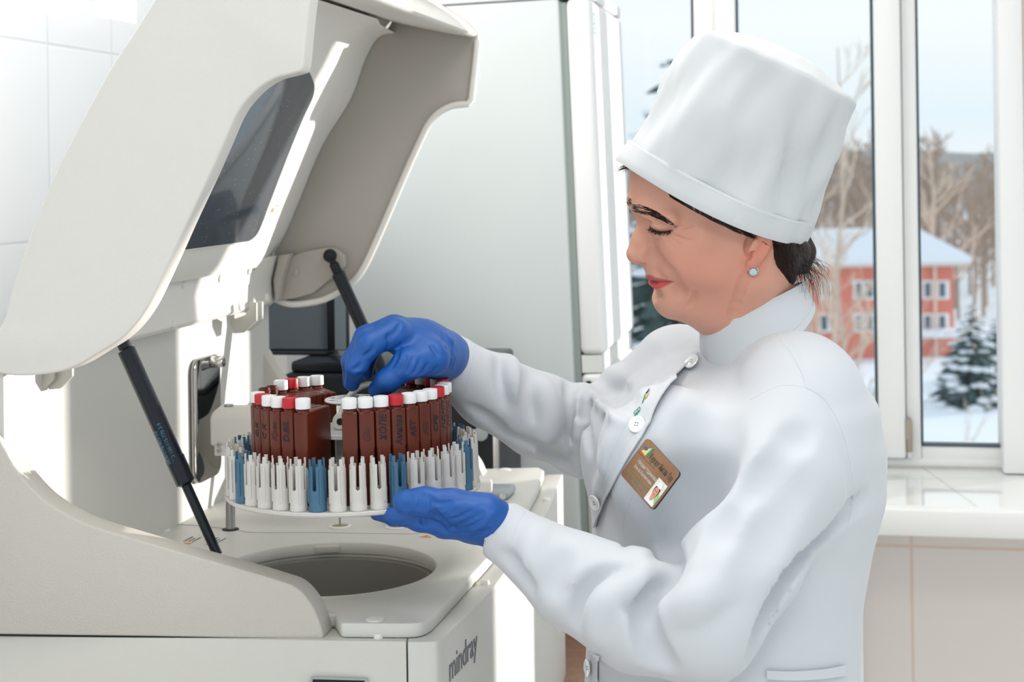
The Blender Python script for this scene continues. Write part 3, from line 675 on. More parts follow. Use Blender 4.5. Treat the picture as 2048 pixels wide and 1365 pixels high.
# ------------------------------------------------------------------ dark boxes behind the analyzer
def back_boxes():
    t = thing('desktop_printer', 'matt black office machine standing behind the analyzer on the bench', 'printer', W(780, 1168, 2.70))
    d = 2.62
    p0, p1 = W(578, 726, d), W(986, 726, d)
    b0 = 2.60; p0 = on_b(566, 724, b0); a0, a1 = p0.dot(V), on_b(986, 724, b0).dot(V)
    bm = bmesh.new(); abbox(bm, a0, a1, b0, b0 + .24, Z_BENCH + .008, p0.z - .02); obj('body', bm, MATS['black_plastic'], t, bevel=.008)
    bm = bmesh.new(); abbox(bm, a0 + .01, a1 - .01, b0 + .008, b0 + .232, p0.z - .0195, p0.z); obj('top_cover', bm, MATS['black_gloss'], t, bevel=.006)
    for q in ((a0 + .04, b0 + .04), (a1 - .04, b0 + .04), (a0 + .04, b0 + .2), (a1 - .04, b0 + .2)):
        bm = bmesh.new(); lathe(bm, AB(q[0], q[1], Z_BENCH), Z, [(.012, 0), (.012, .009)], 14); obj('foot', bm, MATS['rubber_black'], t)
    zt = p0.z
    bm = bmesh.new(); lathe(bm, on_b(962, 868, b0 - .0005), -U, [(.012, 0), (.012, .003), (.009, .004), (.002, .0042)], 20); obj('dial', bm, MATS['grey_plastic'], t)
    m = thing('monitor', 'dark glossy flat screen standing on the black office machine by the refrigerator', 'monitor', AB((a0 + .1), b0 + .10, zt))
    b1 = b0 + .12
    x0, x1 = on_b(505, 640, b1).dot(V), on_b(693, 640, b1).dot(V); ztop = on_b(600, 470, b1).z
    bm = bmesh.new(); abbox(bm, x0, x1, b1, b1 + .02, zt + .006, ztop); obj('housing', bm, MATS['black_plastic'], m, bevel=.003)
    scr = mat('screen_glass', (.035, .05, .065), .10, spec=.9)
    bm = bmesh.new(); abbox(bm, x0 + .01, on_b(655, 640, b1).dot(V), b1 - .002, b1 - .0003, zt + .008, ztop - .01); obj('screen', bm, scr, m)
    bm = bmesh.new(); abbox(bm, on_b(670, 640, b1).dot(V), x1 - .001, b1 - .002, b1 - .0003, zt + .008, ztop - .01); obj('side_strip', bm, mat('strip_grey', (.16, .20, .22), .15), m)
    bm = bmesh.new(); abbox(bm, x0 + .03, x1 - .03, b1 - .03, b1 + .05, zt + .0005, zt + .006); obj('stand', bm, MATS['black_plastic'], m, bevel=.002)
back_boxes()
# ================================================================== carousel with sample cup holders
KC = W(707, 972, 1.80); KX = Vector((math.cos(R(.9)), 0, math.sin(R(.9)))); KY = Vector((0, 1, 0)); KZ = KX.cross(KY)
def K(r, th, h): return KC + (KX * math.sin(R(th)) - KY * math.cos(R(th))) * r + KZ * h
KM = Matrix((KX, KY, KZ)).transposed().to_4x4(); KM.translation = KC
STEP = 360 / 39
def cup_mesh():
    bm = bmesh.new(); n = 40; hs = [0, .0045, .005, .014, .0215, .0225, .024, .036, .0465, .0475, .052, .0545]
    rad = lambda h: .0094 if h < .0046 else (.0091 if h < .022 else .0089 - (h - .0225) * .012)
    vs = [[bm.verts.new((rad(h) * math.sin(2 * math.pi * k / n), -rad(h) * math.cos(2 * math.pi * k / n), h)) for k in range(n)] for h in hs]
    for i in range(len(hs) - 1):
        for k in range(n):
            q = (k + 2) % 10            # ten columns per prong: slot, prong
            if hs[i] >= .0224 and q in (0, 1, 2): continue
            if hs[i] >= .0214 and q == 1: continue
            if hs[i] >= .0470 and q in (3, 4, 8, 9): continue
            j = (k + 1) % n
            bm.faces.new((vs[i][k], vs[i][j], vs[i + 1][j], vs[i + 1][k]))
    bm.faces.new([v for v in vs[0]][::-1])
    bmesh.ops.delete(bm, geom=[v for v in bm.verts if not v.link_faces], context='VERTS')
    bmesh.ops.recalc_face_normals(bm, faces=bm.faces[:])
    bmesh.ops.solidify(bm, geom=bm.faces[:], thickness=.0013)
    for p in range(4):                   # outer ribs on the prongs
        a = R(p * 90 + 36); d = Vector((math.sin(a), -math.cos(a), 0)); tdir = Vector((math.cos(a), math.sin(a), 0))
        box(bm, d * .0093 + Z * .026, d * .0007, tdir * .0010, Z * .0175)
    bm.normal_update(); me = bpy.data.meshes.new('cup_holder'); bm.to_mesh(me); bm.free(); me.shade_smooth(); me.set_sharp_from_angle(angle=R(40))
    return me
def carousel():
    t = thing('reagent_carousel', 'round white carousel plate with a ring of slotted cup holders, held by blue gloves', 'carousel', KC)
    t.rotation_euler = KM.to_euler(); bpy.context.view_layer.update()
    bm = bmesh.new(); lathe(bm, KC, KZ, [(.02, -.005), (.1415, -.005), (.143, -.0035), (.143, -.0008), (.1422, 0), (.001, 0)], 120); obj('base_plate', bm, MATS['cup_white'], t)
    me = cup_mesh(); me.materials.append(MATS['cup_white']); mb = me.copy(); mb.materials.clear(); mb.materials.append(MATS['cup_blue'])
    for k in range(39):
        th = 8.0 + k * STEP
        o = bpy.data.objects.new('cup_holder', mb if (k - 2) % 5 == 0 else me); COL.objects.link(o); o.parent = t
        a = R(th); o.location = (.1325 * math.sin(a), -.1325 * math.cos(a), .0003); o.rotation_euler.z = a
        if (k - 2) % 5 == 0: o['label'] = 'blue cup holder'
    # inner shelf, column and hub
    bm = bmesh.new(); lathe(bm, KC, KZ, [(.0195, .001), (.0195, .060)], 32); lathe(bm, KC + KZ * .0605, KZ, [(.052, 0), (.052, .004), (.051, .005), (.001, .005)], 72)
    obj('hub', bm, mat('hub_white', (.80, .80, .79), .35), t)
    bm = bmesh.new(); lathe(bm, KC + KZ * .0657, KZ, [(.012, 0), (.012, .022), (.009, .026), (.009, .036), (.001, .037)], 28); obj('hub_post', bm, mat('post_grey', (.55, .55, .54), .3), t)
    # lattice wheel on the post
    bm = bmesh.new(); c = KC + KZ * .095 + KY * .016
    for rr in (.018, .030):
        tube(bm, [c + (KX * math.cos(2 * math.pi * k / 40) + KY * math.sin(2 * math.pi * k / 40)) * rr for k in range(41)], .0017, 6)
    for k in range(9):
        a = 2 * math.pi * k / 9; tube(bm, [c + (KX * math.cos(a) + KY * math.sin(a)) * .009, c + (KX * math.cos(a + .35) + KY * math.sin(a + .35)) * .030], .0014, 6)
    obj('lattice_wheel', bm, MATS['cap_white'], t)
    # carrying handle: a flat arch
    arc = spline([W(x, y, 1.79) for x, y in ((681, 852), (683, 826), (694, 800), (712, 780), (737, 769), (762, 774), (782, 794), (790, 822), (791, 850))], 5)
    bm = bmesh.new(); rings = []
    for i, p in enumerate(arc):
        d = (arc[min(i + 1, len(arc) - 1)] - arc[max(i - 1, 0)]).normalized(); yv = Vector((0, 1, 0)); s = d.cross(yv).normalized()
        rings.append([p + s * (math.cos(q) * .0034) + yv * (math.sin(q) * .0065) for q in [2 * math.pi * k / 12 for k in range(12)]])
    ring_loft(bm, rings); h = obj('handle', bm, mat('handle_ivory', (.72, .69, .63), .4), t)
    for x in (681, 791):
        c = W(x, 843, 1.785)
        bm = bmesh.new(); lathe(bm, c + Vector((0, -.004, 0)), Vector((0, 1, 0)), [(.001, 0), (.0085, 0), (.009, .002), (.009, .012), (.001, .012)], 24); e = obj('handle_eye', bm, MATS['handle_ivory'], h)
        bm = bmesh.new(); lathe(bm, c + Vector((0, -.0046, 0)), Vector((0, 1, 0)), [(.001, 0), (.0038, 0), (.0042, .001)], 16); obj('screw', bm, MATS['black_plastic'], e)
        bm = bmesh.new(); c0 = c + Vector((0, .004, 0)); box(bm, c0 - Z * .022, KX * .005, KY * .005, KZ * .020); obj('handle_lug', bm, MATS['hub_white'], h, bevel=.001)
    return t
CAR = carousel()
# ------------------------------------------------------------------ reagent bottles, one thing each
def bottle_meshes():
    H = .0985
    def section(h):
        lo = 1.0 if h > .060 else .93
        return [Vector((x * lo, y, h)) for x, y in ((-.0083, 0), (.0083, 0), (.0040, -.0585), (-.0040, -.0585))]
    bm = bmesh.new(); ring_loft(bm, [section(h) for h in (0, .058, .0605)] + [section(H - .002)] + [[p * 1 + Vector((0, 0, 0)) for p in section(H)]])
    bevel_all(bm, .0016, 3, 40); bm.normal_update(); body = bpy.data.meshes.new('bottle'); bm.to_mesh(body); bm.free(); body.shade_smooth(); body.set_sharp_from_angle(angle=R(35)); body.materials.append(MATS['bottle_brown'])
    bm = bmesh.new(); lathe(bm, Vector((0, -.0068, H - .0008)), Z, [(.0078, 0), (.0066, .001), (.0066, .006)], 24); me = bpy.data.meshes.new('neck'); bm.normal_update(); bm.to_mesh(me); bm.free(); me.shade_smooth(); me.materials.append(MATS['bottle_brown'])
    bm = bmesh.new(); lathe(bm, Vector((0, -.0068, H - .0008)), Z, [(.0078, 0), (.0068, .001), (.0068, .003), (.0076, .0034), (.0076, .0046), (.0068, .005), (.0068, .0062), (.0076, .0066), (.0076, .0078), (.0066, .0085), (.0066, .011), (.0054, .011), (.0054, .002), (.001, .002)], 24)
    nk2 = bpy.data.meshes.new('neck'); bm.normal_update(); bm.to_mesh(nk2); bm.free(); nk2.shade_smooth(); nk2.set_sharp_from_angle(angle=R(40)); nk2.materials.append(MATS['bottle_brown'])
    def cap(m):
        bm = bmesh.new(); n = 72; rings = []
        for r, h in ((.0080, .0), (.0082, .0006), (.0082, .0098), (.0077, .0108), (.0056, .0109), (.0052, .0104), (.0005, .0104)):
            rib = .00022 if .0005 < h < .0099 and r > .0081 else 0
            rings.append([Vector(((r - rib * (k % 2)) * math.cos(2 * math.pi * k / n), -.0068 + (r - rib * (k % 2)) * math.sin(2 * math.pi * k / n), 0.1022 + h)) for k in range(n)])
        ring_loft(bm, rings); me = bpy.data.meshes.new('cap'); bm.normal_update(); bm.to_mesh(me); bm.free(); me.shade_smooth(); me.set_sharp_from_angle(angle=R(40)); me.materials.append(m); return me
    return body, me, nk2, cap(MATS['cap_white']), cap(MATS['cap_red'])
def bottles():
    body, neck, neck2, cw, cr = bottle_meshes()
    # slot (counted from the gap at the front), cap, handwriting, label
    spec = [
        (0, 'w', '', 'white-capped brown reagent bottle, first right of the front gap, no writing'),
        (1, 'w', 'Glu', 'white-capped brown reagent bottle with faint round letters, second right of the front gap'),
        (2, 'w', 'ХОЛЕ', 'white-capped brown reagent bottle with handwriting, left of the red cap marked Амилаз'),
        (3, 'r', 'Амилаз', 'red-capped brown reagent bottle with a long handwritten word in the front right row'),
        (4, 'w', 'AST', 'white-capped brown reagent bottle handwritten AST in the front right row'),
        (5, 'w', 'Alb', 'white-capped brown reagent bottle just right of the one handwritten AST'),
        (6, 'w', 'CPБ', 'white-capped brown reagent bottle, second right of the one handwritten AST'),
        (7, 'r', 'ЛДНП', 'red-capped brown reagent bottle near the right end of the front row'),
        (8, 'w', 'ПВЛА', 'white-capped brown reagent bottle directly right of the right-hand front red cap'),
        (9, 'w', '', 'white-capped brown reagent bottle at the far right edge of the carousel'),
        (11, 'r', '', 'red-capped brown reagent bottle at the right behind the front row, under the sleeve'),
        (12, 'w', '', 'white-capped brown reagent bottle at the right between two red caps of the back row'),
        (13, 'r', '', 'red-capped brown reagent bottle in the back row below the glove edge'),
        (14, 'w', '', 'white-capped brown reagent bottle in the back row in the shade under the wrist'),
        (15, 'r', '', 'red-capped brown reagent bottle half hidden below the thumb of the upper glove'),
        (16, 'o', '', 'open brown reagent bottle hidden below the upper gloved hand'),
        (-3, 'w', '', 'white-capped brown reagent bottle left of the front gap, its broad side showing'),
        (-4, 'r', 'D.BIL', 'red-capped brown reagent bottle handwritten D.BIL in the front left row'),
        (-5, 'w', 'Kpea', 'white-capped brown reagent bottle left of the red one handwritten D.BIL'),
        (-6, 'w', 'C K', 'white-capped brown reagent bottle handwritten C K in the front left row'),
        (-7, 'r', 'C.K', 'red-capped brown reagent bottle at the left end of the front left row'),
        (-8, 'w', '', 'white-capped brown reagent bottle at the outermost left of the carousel'),
        (-17, 'w', '', 'white-capped brown reagent bottle in the back row, nearest left of the hub'),
        (-16, 'w', '', 'white-capped brown reagent bottle in the back row right of the left back red cap'),
        (-15, 'r', '', 'red-capped brown reagent bottle in the back row at the left'),
        (-14, 'w', '', 'white-capped brown reagent bottle in the back row beside the open bottles'),
        (-13, 'o', '', 'open brown reagent bottle without cap, beside a white-capped one at the back left'),
        (-12, 'o', '', 'open brown reagent bottle without cap, leftmost in the back row'),
    ]
    for k, cp, wr, lab in spec:
        th = k * STEP + 4.9
        t = thing('reagent_bottle', lab, 'bottle', K(.1125, th, .0005), group='brown reagent bottles in the carousel')
        # local +y points outwards
        t.rotation_euler = (KM.to_3x3() @ Matrix.Rotation(R(th) + math.pi, 3, 'Z')).to_euler()
        def part(n, me):
            o = bpy.data.objects.new(n, me); COL.objects.link(o); o.parent = t; return o
        part('bottle_body', body)
        part('neck', neck2 if cp == 'o' else neck)
        if cp != 'o': part('cap', cw if cp == 'w' else cr)
        if wr:
            tx = text('handwriting', wr, MATS['ink_faint' if k in (1, 5, -5, 8) else 'ink'], None, (-.0032, .0002, .066 if len(wr) < 6 else .060), Z, Vector((1, 0, 0)), .0108, .0002, shear=.22, wide=.95 if len(wr) < 6 else .8, thick=.02)
            # letters run upwards on the outer face, readable from outside
            tx.parent = t
bottles()
# ================================================================== distance-field modelling for the figure
def A3(v): return np.array([v[0], v[1], v[2]], dtype=np.float64)
class Field:
    def __init__(s, lo, hi, h):
        s.lo = A3(lo); s.h = h; s.n = np.ceil((A3(hi) - s.lo) / h).astype(int) + 1
        s.ax = [s.lo[i] + h * np.arange(s.n[i]) for i in range(3)]
        s.D = np.full(s.n, .1, dtype=np.float32)
    def _block(s, lo, hi):
        i0 = np.clip(np.floor((lo - s.lo) / s.h).astype(int), 0, s.n); i1 = np.clip(np.ceil((hi - s.lo) / s.h).astype(int) + 1, 0, s.n)
        if np.any(i1 <= i0): return None
        sl = tuple(slice(a, b) for a, b in zip(i0, i1))
        return sl, s.ax[0][sl[0]][:, None, None], s.ax[1][sl[1]][None, :, None], s.ax[2][sl[2]][None, None, :]
    def _apply(s, lo, hi, fn, k, sub):
        m = k + 4 * s.h; b = s._block(lo - m, hi + m)
        if b is None: return
        sl, x, y, z = b; d = fn(x, y, z).astype(np.float32); D = s.D[sl]
        if sub: d = -d
        if k <= 0: s.D[sl] = np.maximum(D, d) if sub else np.minimum(D, d); return
        if sub:
            t = np.clip(.5 - .5 * (d - D) / k, 0, 1) ; t = np.clip(.5 + .5 * (d - D) / k, 0, 1); s.D[sl] = D * (1 - t) + d * t + k * t * (1 - t)
        else:
            t = np.clip(.5 + .5 * (D - d) / k, 0, 1); s.D[sl] = D * (1 - t) + d * t - k * t * (1 - t)
    def cap(s, a, b, ra, rb, k=.01, sub=False):
        a, b = A3(a), A3(b); r = max(ra, rb); e = b - a; L2 = max(e @ e, 1e-12)
        def fn(x, y, z):
            t = np.clip(((x - a[0]) * e[0] + (y - a[1]) * e[1] + (z - a[2]) * e[2]) / L2, 0, 1)
            return np.sqrt((x - a[0] - t * e[0]) ** 2 + (y - a[1] - t * e[1]) ** 2 + (z - a[2] - t * e[2]) ** 2) - (ra + (rb - ra) * t)
        s._apply(np.minimum(a, b) - r, np.maximum(a, b) + r, fn, k, sub)
    def chain(s, pts, rs, k=.01, sub=False):
        for i in range(len(pts) - 1): s.cap(pts[i], pts[i + 1], rs[i], rs[i + 1], k if i == 0 else min(k, .008) if k else 0, sub)
    def ball(s, c, r, k=.01, sub=False): s.cap(c, A3(c) + 1e-6, r, r, k, sub)
    def ell(s, c, ex, ey, ez, r, k=.01, sub=False):
        """ellipsoid with unit axes ex ey ez and radii r"""
        c = A3(c); E = [A3(ex), A3(ey), A3(ez)]; R_ = max(r)
        def fn(x, y, z):
            q = [(x - c[0]) * e[0] + (y - c[1]) * e[1] + (z - c[2]) * e[2] for e in E]
            k0 = np.sqrt(sum((q[i] / r[i]) ** 2 for i in range(3))); k1 = np.sqrt(sum((q[i] / r[i] ** 2) ** 2 for i in range(3)))
            return k0 * (k0 - 1) / np.maximum(k1, 1e-6)
        s._apply(c - R_, c + R_, fn, k, sub)
    def column(s, rows, ef, ew, k=.01):
        """body column: rows of (z, x, y, half depth, half width) with axes ef, ew"""
        rows = sorted(rows); zs = [r[0] for r in rows]; T = np.array(rows); ef, ew = A3(ef), A3(ew)
        R_ = max(T[:, 3].max(), T[:, 4].max())
        lo = np.array([T[:, 1].min() - R_, T[:, 2].min() - R_, zs[0]]); hi = np.array([T[:, 1].max() + R_, T[:, 2].max() + R_, zs[-1]])
        def fn(x, y, z):
            cx, cy, af, aw = (np.interp(z, zs, T[:, i]) for i in (1, 2, 3, 4))
            f = (x - cx) * ef[0] + (y - cy) * ef[1]; w = (x - cx) * ew[0] + (y - cy) * ew[1]
            k0 = ((np.abs(f) / af) ** 2.3 + (np.abs(w) / aw) ** 2.3) ** (1 / 2.3)
            d = (k0 - 1) * np.minimum(af, aw)
            return np.maximum(d, np.maximum(zs[0] - z, z - zs[-1]) + 0 * d)
        s._apply(lo, hi, fn, k, False)
    def halfspace(s, p, n, r, k=.002):
        """cut away everything within r of p on the side n points to"""
        p, n = A3(p), A3(n); n = n / np.linalg.norm(n)
        def fn(x, y, z): return np.maximum(-((x - p[0]) * n[0] + (y - p[1]) * n[1] + (z - p[2]) * n[2]), np.sqrt((x - p[0]) ** 2 + (y - p[1]) ** 2 + (z - p[2]) ** 2) - r)
        s._apply(p - r, p + r, fn, k, True)
    def hit(s, px, py, d0=.9, d1=2.6):
        """where the view ray of a pixel meets the surface"""
        r = A3(ray(px, py)); c = A3(_C); t = np.arange(d0, d1, s.h * .5); P = c + r * t[:, None]
        v = s.at(P); w = np.nonzero(v < 0)[0]
        if not len(w) or w[0] == 0: return None
        i = w[0]; f = v[i - 1] / (v[i - 1] - v[i]); return Vector(c + r * (t[i - 1] + f * (t[i] - t[i - 1])))
    def at(s, P):
        q = (np.asarray(P) - s.lo) / s.h; i = np.floor(q).astype(int); out = np.full(len(q), .1)
        ok = np.all((i >= 0) & (i < s.n - 1), axis=1); i = i[ok]; f = q[ok] - i; v = 0
        for dx in (0, 1):
            for dy in (0, 1):
                for dz in (0, 1):
                    w = (f[:, 0] if dx else 1 - f[:, 0]) * (f[:, 1] if dy else 1 - f[:, 1]) * (f[:, 2] if dz else 1 - f[:, 2])
                    v = v + w * s.D[i[:, 0] + dx, i[:, 1] + dy, i[:, 2] + dz]
        out[ok] = v; return out
    def grad(s, p):
        e = s.h; P = A3(p); Q = np.array([P + d for d in np.concatenate([np.eye(3) * e, -np.eye(3) * e])]); v = s.at(Q); g = Vector(v[:3] - v[3:])
        return g.normalized() if g.length > 1e-9 else Vector((0, -1, 0))
    def fold(s, pts, r, k, depth=.0, sub=True, n=3, taper=True):
        """a crease (sub) or a raised fold along a pixel line, laid on the surface as seen from the camera"""
        H = []
        for x, y in pxspline(pts, n):
            h = s.hit(x, y)
            if h is not None: H.append((h, s.grad(h)))
        if len(H) < 2: return
        m = len(H); P = []; Rr = []
        for i, (h, g) in enumerate(H):
            w = math.sin(math.pi * (i + .6) / (m + .2)) ** .6 if taper else 1
            rr = r; off = (rr - depth * w) if sub else -(rr - depth * w)
            P.append(h + g * off); Rr.append(rr)
        for i in range(m - 1): s.cap(P[i], P[i + 1], Rr[i], Rr[i + 1], k, sub)
    def blur(s, n=1):
        for _ in range(n):
            D = s.D
            for a in range(3):
                E = np.copy(D); sl = [slice(None)] * 3
                c, m, p = list(sl), list(sl), list(sl); c[a] = slice(1, -1); m[a] = slice(None, -2); p[a] = slice(2, None)
                E[tuple(c)] = .25 * D[tuple(m)] + .5 * D[tuple(c)] + .25 * D[tuple(p)]; D = E
            s.D = D
    def mesh(s, name, relax=2):
        D = s.D; inside = D < 0; n = D.shape
        idx = -np.ones((n[0] - 1, n[1] - 1, n[2] - 1), dtype=np.int64)
        cnt = sum(inside[a:n[0] - 1 + a, b:n[1] - 1 + b, c:n[2] - 1 + c].astype(np.int8) for a in (0, 1) for b in (0, 1) for c in (0, 1))
        act = np.argwhere((cnt > 0) & (cnt < 8)); idx[act[:, 0], act[:, 1], act[:, 2]] = np.arange(len(act))
        S = np.zeros((len(act), 3)); C_ = np.zeros(len(act))
        cor = [(a, b, c) for a in (0, 1) for b in (0, 1) for c in (0, 1)]
        for p in cor:
            for a in range(3):
                if p[a]: continue
                q = list(p); q[a] = 1
                v0 = D[act[:, 0] + p[0], act[:, 1] + p[1], act[:, 2] + p[2]]; v1 = D[act[:, 0] + q[0], act[:, 1] + q[1], act[:, 2] + q[2]]
                x = (v0 < 0) != (v1 < 0); t = np.where(x, v0 / np.where(x, v0 - v1, 1), 0)
                pos = np.array(p, dtype=float)[None, :].repeat(len(act), 0); pos[:, a] += t
                S[x] += pos[x]; C_[x] += 1
        Vt = s.lo + (act + S / C_[:, None]) * s.h
        F = []
        for a in range(3):
            b, c = (a + 1) % 3, (a + 2) % 3
            sl0 = [slice(None)] * 3; sl1 = [slice(None)] * 3; sl0[a] = slice(0, -1); sl1[a] = slice(1, None)
            I = inside[tuple(sl0)]; J = inside[tuple(sl1)]; e = np.argwhere(I != J)
            e = e[(e[:, b] > 0) & (e[:, c] > 0) & (e[:, b] < n[b] - 1) & (e[:, c] < n[c] - 1)]
            fl = I[e[:, 0], e[:, 1], e[:, 2]]
            q = []
            for db, dc in ((-1, -1), (0, -1), (0, 0), (-1, 0)):
                g = e.copy(); g[:, b] += db; g[:, c] += dc; q.append(idx[g[:, 0], g[:, 1], g[:, 2]])
            q = np.stack(q, 1); q = np.where(fl[:, None], q, q[:, ::-1]); F.append(q)
        F = np.concatenate(F)
        ok = (F >= 0).all(1); F = F[ok]
        if relax:
            e0 = np.concatenate([F[:, i] for i in range(4)]); e1 = np.concatenate([F[:, (i + 1) % 4] for i in range(4)])
            for _ in range(relax):
                acc = np.zeros_like(Vt); c = np.zeros(len(Vt))
                for i in range(3): acc[:, i] = np.bincount(e0, Vt[e1, i], len(Vt)) + np.bincount(e1, Vt[e0, i], len(Vt))
                c = np.bincount(e0, minlength=len(Vt)) + np.bincount(e1, minlength=len(Vt))
                Vt = Vt * .5 + .5 * acc / np.maximum(c, 1)[:, None]
        return Vt, F
def make_mesh(name, Vt, F):
    me = bpy.data.meshes.new(name); me.vertices.add(len(Vt)); me.vertices.foreach_set('co', np.asarray(Vt, dtype=np.float32).ravel())
    me.loops.add(F.size); me.loops.foreach_set('vertex_index', F.astype(np.int32).ravel())
    me.polygons.add(len(F)); me.polygons.foreach_set('loop_start', np.arange(0, F.size, 4, dtype=np.int32))
    me.update(calc_edges=True); me.validate(); me.shade_smooth(); return me
def bounds(pts, m):
    P = np.array([A3(p) for p in pts]); return P.min(0) - m, P.max(0) + m
PX = 1 / F_PX
def S(px, py, d): return W(px, py, d)
def rr(px, d): return px * d * PX
# ================================================================== the woman
FW = Vector((-.90, -.436, 0)).normalized(); LF = Vector((-FW.y, FW.x, 0)); LF = Z.cross(FW)     # facing, her left
SHL, SHR = W(1615, 800, 1.69), W(1350, 735, 1.97)
ELL, CUL = W(1405, 1245, 1.575), W(1003, 1062, 1.655)
ELR, CUR = W(1180, 880, 1.955), W(890, 726, 1.88)
PER = thing('person', 'woman in a white coat, tall white cap and blue gloves, looking down at the carousel', 'person', Vector((W(1450, 1300, 1.76).x, 1.78, 0)))
# ------------------------------------------------------------------ head frame
HD = 1.80
HO = W(1420, 480, HD)
yaw, roll_ = R(9), R(9)
HL = Vector((math.sin(yaw) * math.cos(roll_), -math.cos(yaw) * math.cos(roll_), -math.sin(roll_)))     # her left, towards the camera
def H(px, py, w=0.):                      # pixel on the plane w pixels to her left of the middle of the head
    return on_plane(px, py, HO + HL * (w * HD * PX), HL)
def HM(p): p = Vector(p); return p - HL * (2 * (p - HO).dot(HL))
HUP = (H(1400, 300) - H(1460, 480)).normalized(); HF = HUP.cross(HL); HF = -HF if HF.x > 0 else HF      # head up, head forward
q = HD * PX
def head_field():
    f = Field(*bounds([H(1225, 470), H(1640, 760, 100), H(1400, 250), H(1420, 700, -140), H(1420, 600, 150), H(1640, 780, -100)], .004), .0013)
    def c(a, b, ra, rb, k=.012, sub=False, mir=True):
        A, B = H(*a), H(*b); f.cap(A, B, ra * q, rb * q, k, sub)
        if mir and (len(a) > 2 and a[2] or len(b) > 2 and b[2]): f.cap(HM(A), HM(B), ra * q, rb * q, k, sub)
    def e(p, r, k=.012, sub=False, ax=None):
        A = H(*p); ax = ax or (HF, HL, HUP); f.ell(A, *ax, [x * q for x in r], k, sub)
        if len(p) > 2 and p[2]: f.ell(HM(A), *[Vector(v) - HL * (2 * Vector(v).dot(HL)) for v in ax], [x * q for x in r], k, sub)
    e((1430, 348), (176, 122, 142), 0)
    e((1456, 468), (163, 112, 146), .02)
    e((1478, 480), (96, 100, 120), .02)
    # cheekbones, cheeks, jaw
    c((1352, 487, 68), (1400, 480, 92), 26, 20, .02)
    c((1374, 524, 58), (1430, 540, 70), 42, 40, .02)
    c((1352, 596, 14), (1482, 562, 62), 35, 36, .02)
    e((1347, 562), (46, 42, 40), .015)
    e((1351, 601), (36, 38, 32), .012)
    e((1400, 606), (48, 56, 38), .014)
    e((1440, 604), (58, 74, 42), .025)
    # brow ridge and eye sockets
    c((1284, 414, 14), (1300, 420, 50), 16, 17, .012)
    c((1300, 420, 50), (1340, 438, 92), 17, 15, .012)
    e((1289, 449, 40), (16, 22, 13), .010, True)
    # nose
    c((1293, 444), (1282, 478), 16, 16, .009)
    c((1282, 478), (1272, 507), 16.5, 19, .008)
    c((1276, 509), (1296, 518), 16, 12, .007)
    e((1296, 512, 19), (17, 11, 14), .005)
    c((1292, 488, 8), (1306, 508, 22), 13, 14, .009)
    e((1287, 528, 11), (8.5, 5.5, 5), .002, True)
    c((1306, 534), (1310, 548), 17, 17, .010)
    f.fold([(1296, 498), (1308, 500), (1313, 511), (1309, 521)], .003, .002, .0020)
    # mouth: upper and lower lip round the teeth
    c((1305, 553, 0), (1313, 555, 20), 9, 9, .004)
    c((1313, 555, 20), (1343, 563, 41), 9, 5, .004)
    c((1314, 574, 0), (1320, 573, 18), 11, 10.5, .004)
    c((1320, 573, 18), (1343, 566, 40), 10.5, 5, .004)
    c((1296, 563, 0), (1310, 564, 22), 3.6, 3.2, .002, True)
    c((1310, 564, 22), (1352, 565, 46), 2.4, 3, .003, True)
    c((1306, 588, 0), (1320, 587, 22), 7, 6, .010, True)
    # lids: the closed eye bulges under the brow
    e((1321, 455, 54), (24, 26, 19), .006)
    f.fold([(1299, 436), (1310, 444), (1326, 450), (1346, 458)], .0030, .0018, .0020)
    f.fold([(1299, 455), (1306, 460), (1318, 464), (1332, 465), (1344, 462)], .0028, .0016, .0016)
    # smile line, chin fold, crow's feet, neck fold
    f.fold([(1311, 513), (1320, 524), (1332, 538), (1348, 553)], .009, .008, .0010)
    f.fold([(1352, 562), (1360, 578), (1358, 590)], .007, .006, .0010)
    f.fold([(1391, 586), (1388, 600), (1380, 612)], .003, .003, .0018)
    for l in ([(1347, 461), (1362, 466), (1382, 468)], [(1348, 457), (1364, 456), (1384, 450)], [(1351, 465), (1368, 473), (1394, 475)], [(1328, 473), (1338, 482), (1348, 492)], [(1338, 473), (1348, 482), (1358, 488)]):
        f.fold(l, .0022, .0016, .0015)
    f.fold([(1279, 447), (1290, 446)], .004, .003, .0008)
    # neck
    c((1488, 560), (1530, 760), 80, 78, .03)
    e((1506, 640), (78, 92, 66), .03)
    c((1446, 618, 20), (1505, 560, 72), 36, 30, .03)
    f.fold([(1490, 552), (1478, 590), (1464, 640)], .006, .004, .0034)
    # ear, mostly under the cap, with its lobe below
    ex = (H(1500, 540, 110) - H(1538, 470, 110)).normalized()
    en = (HL - HF * .45).normalized(); en = (en - ex * en.dot(ex)).normalized(); ez = ex.cross(en)
    for mm in (False, True):
        g = (lambda p: HM(p)) if mm else (lambda p: p); gv = (lambda v: v - HL * (2 * v.dot(HL))) if mm else (lambda v: v)
        f.ell(g(H(1519, 498, 123)), gv(ex), gv(en), gv(ez), [40 * q, 9 * q, 23 * q], .004)
        f.ell(g(H(1503, 530, 115)), gv(ex), gv(en), gv(ez), [15 * q, 8 * q, 12 * q], .005)
        f.ell(g(H(1524, 500, 133)), gv(ex), gv(en), gv(ez), [26 * q, 7 * q, 12 * q], .003, True)
        f.ell(g(H(1500, 512, 127)), gv(ex), gv(en), gv(ez), [12 * q, 7 * q, 6 * q], .003, True)
    c((1490, 505, 106), (1493, 528, 103), 9, 8, .004)
    f.fold([(1499, 476), (1494, 496), (1497, 512)], .003, .002, .0030)
    return f
def head_pt(f, x, y):
    h = f.hit(x, y); return h if h is not None else H(x, y)
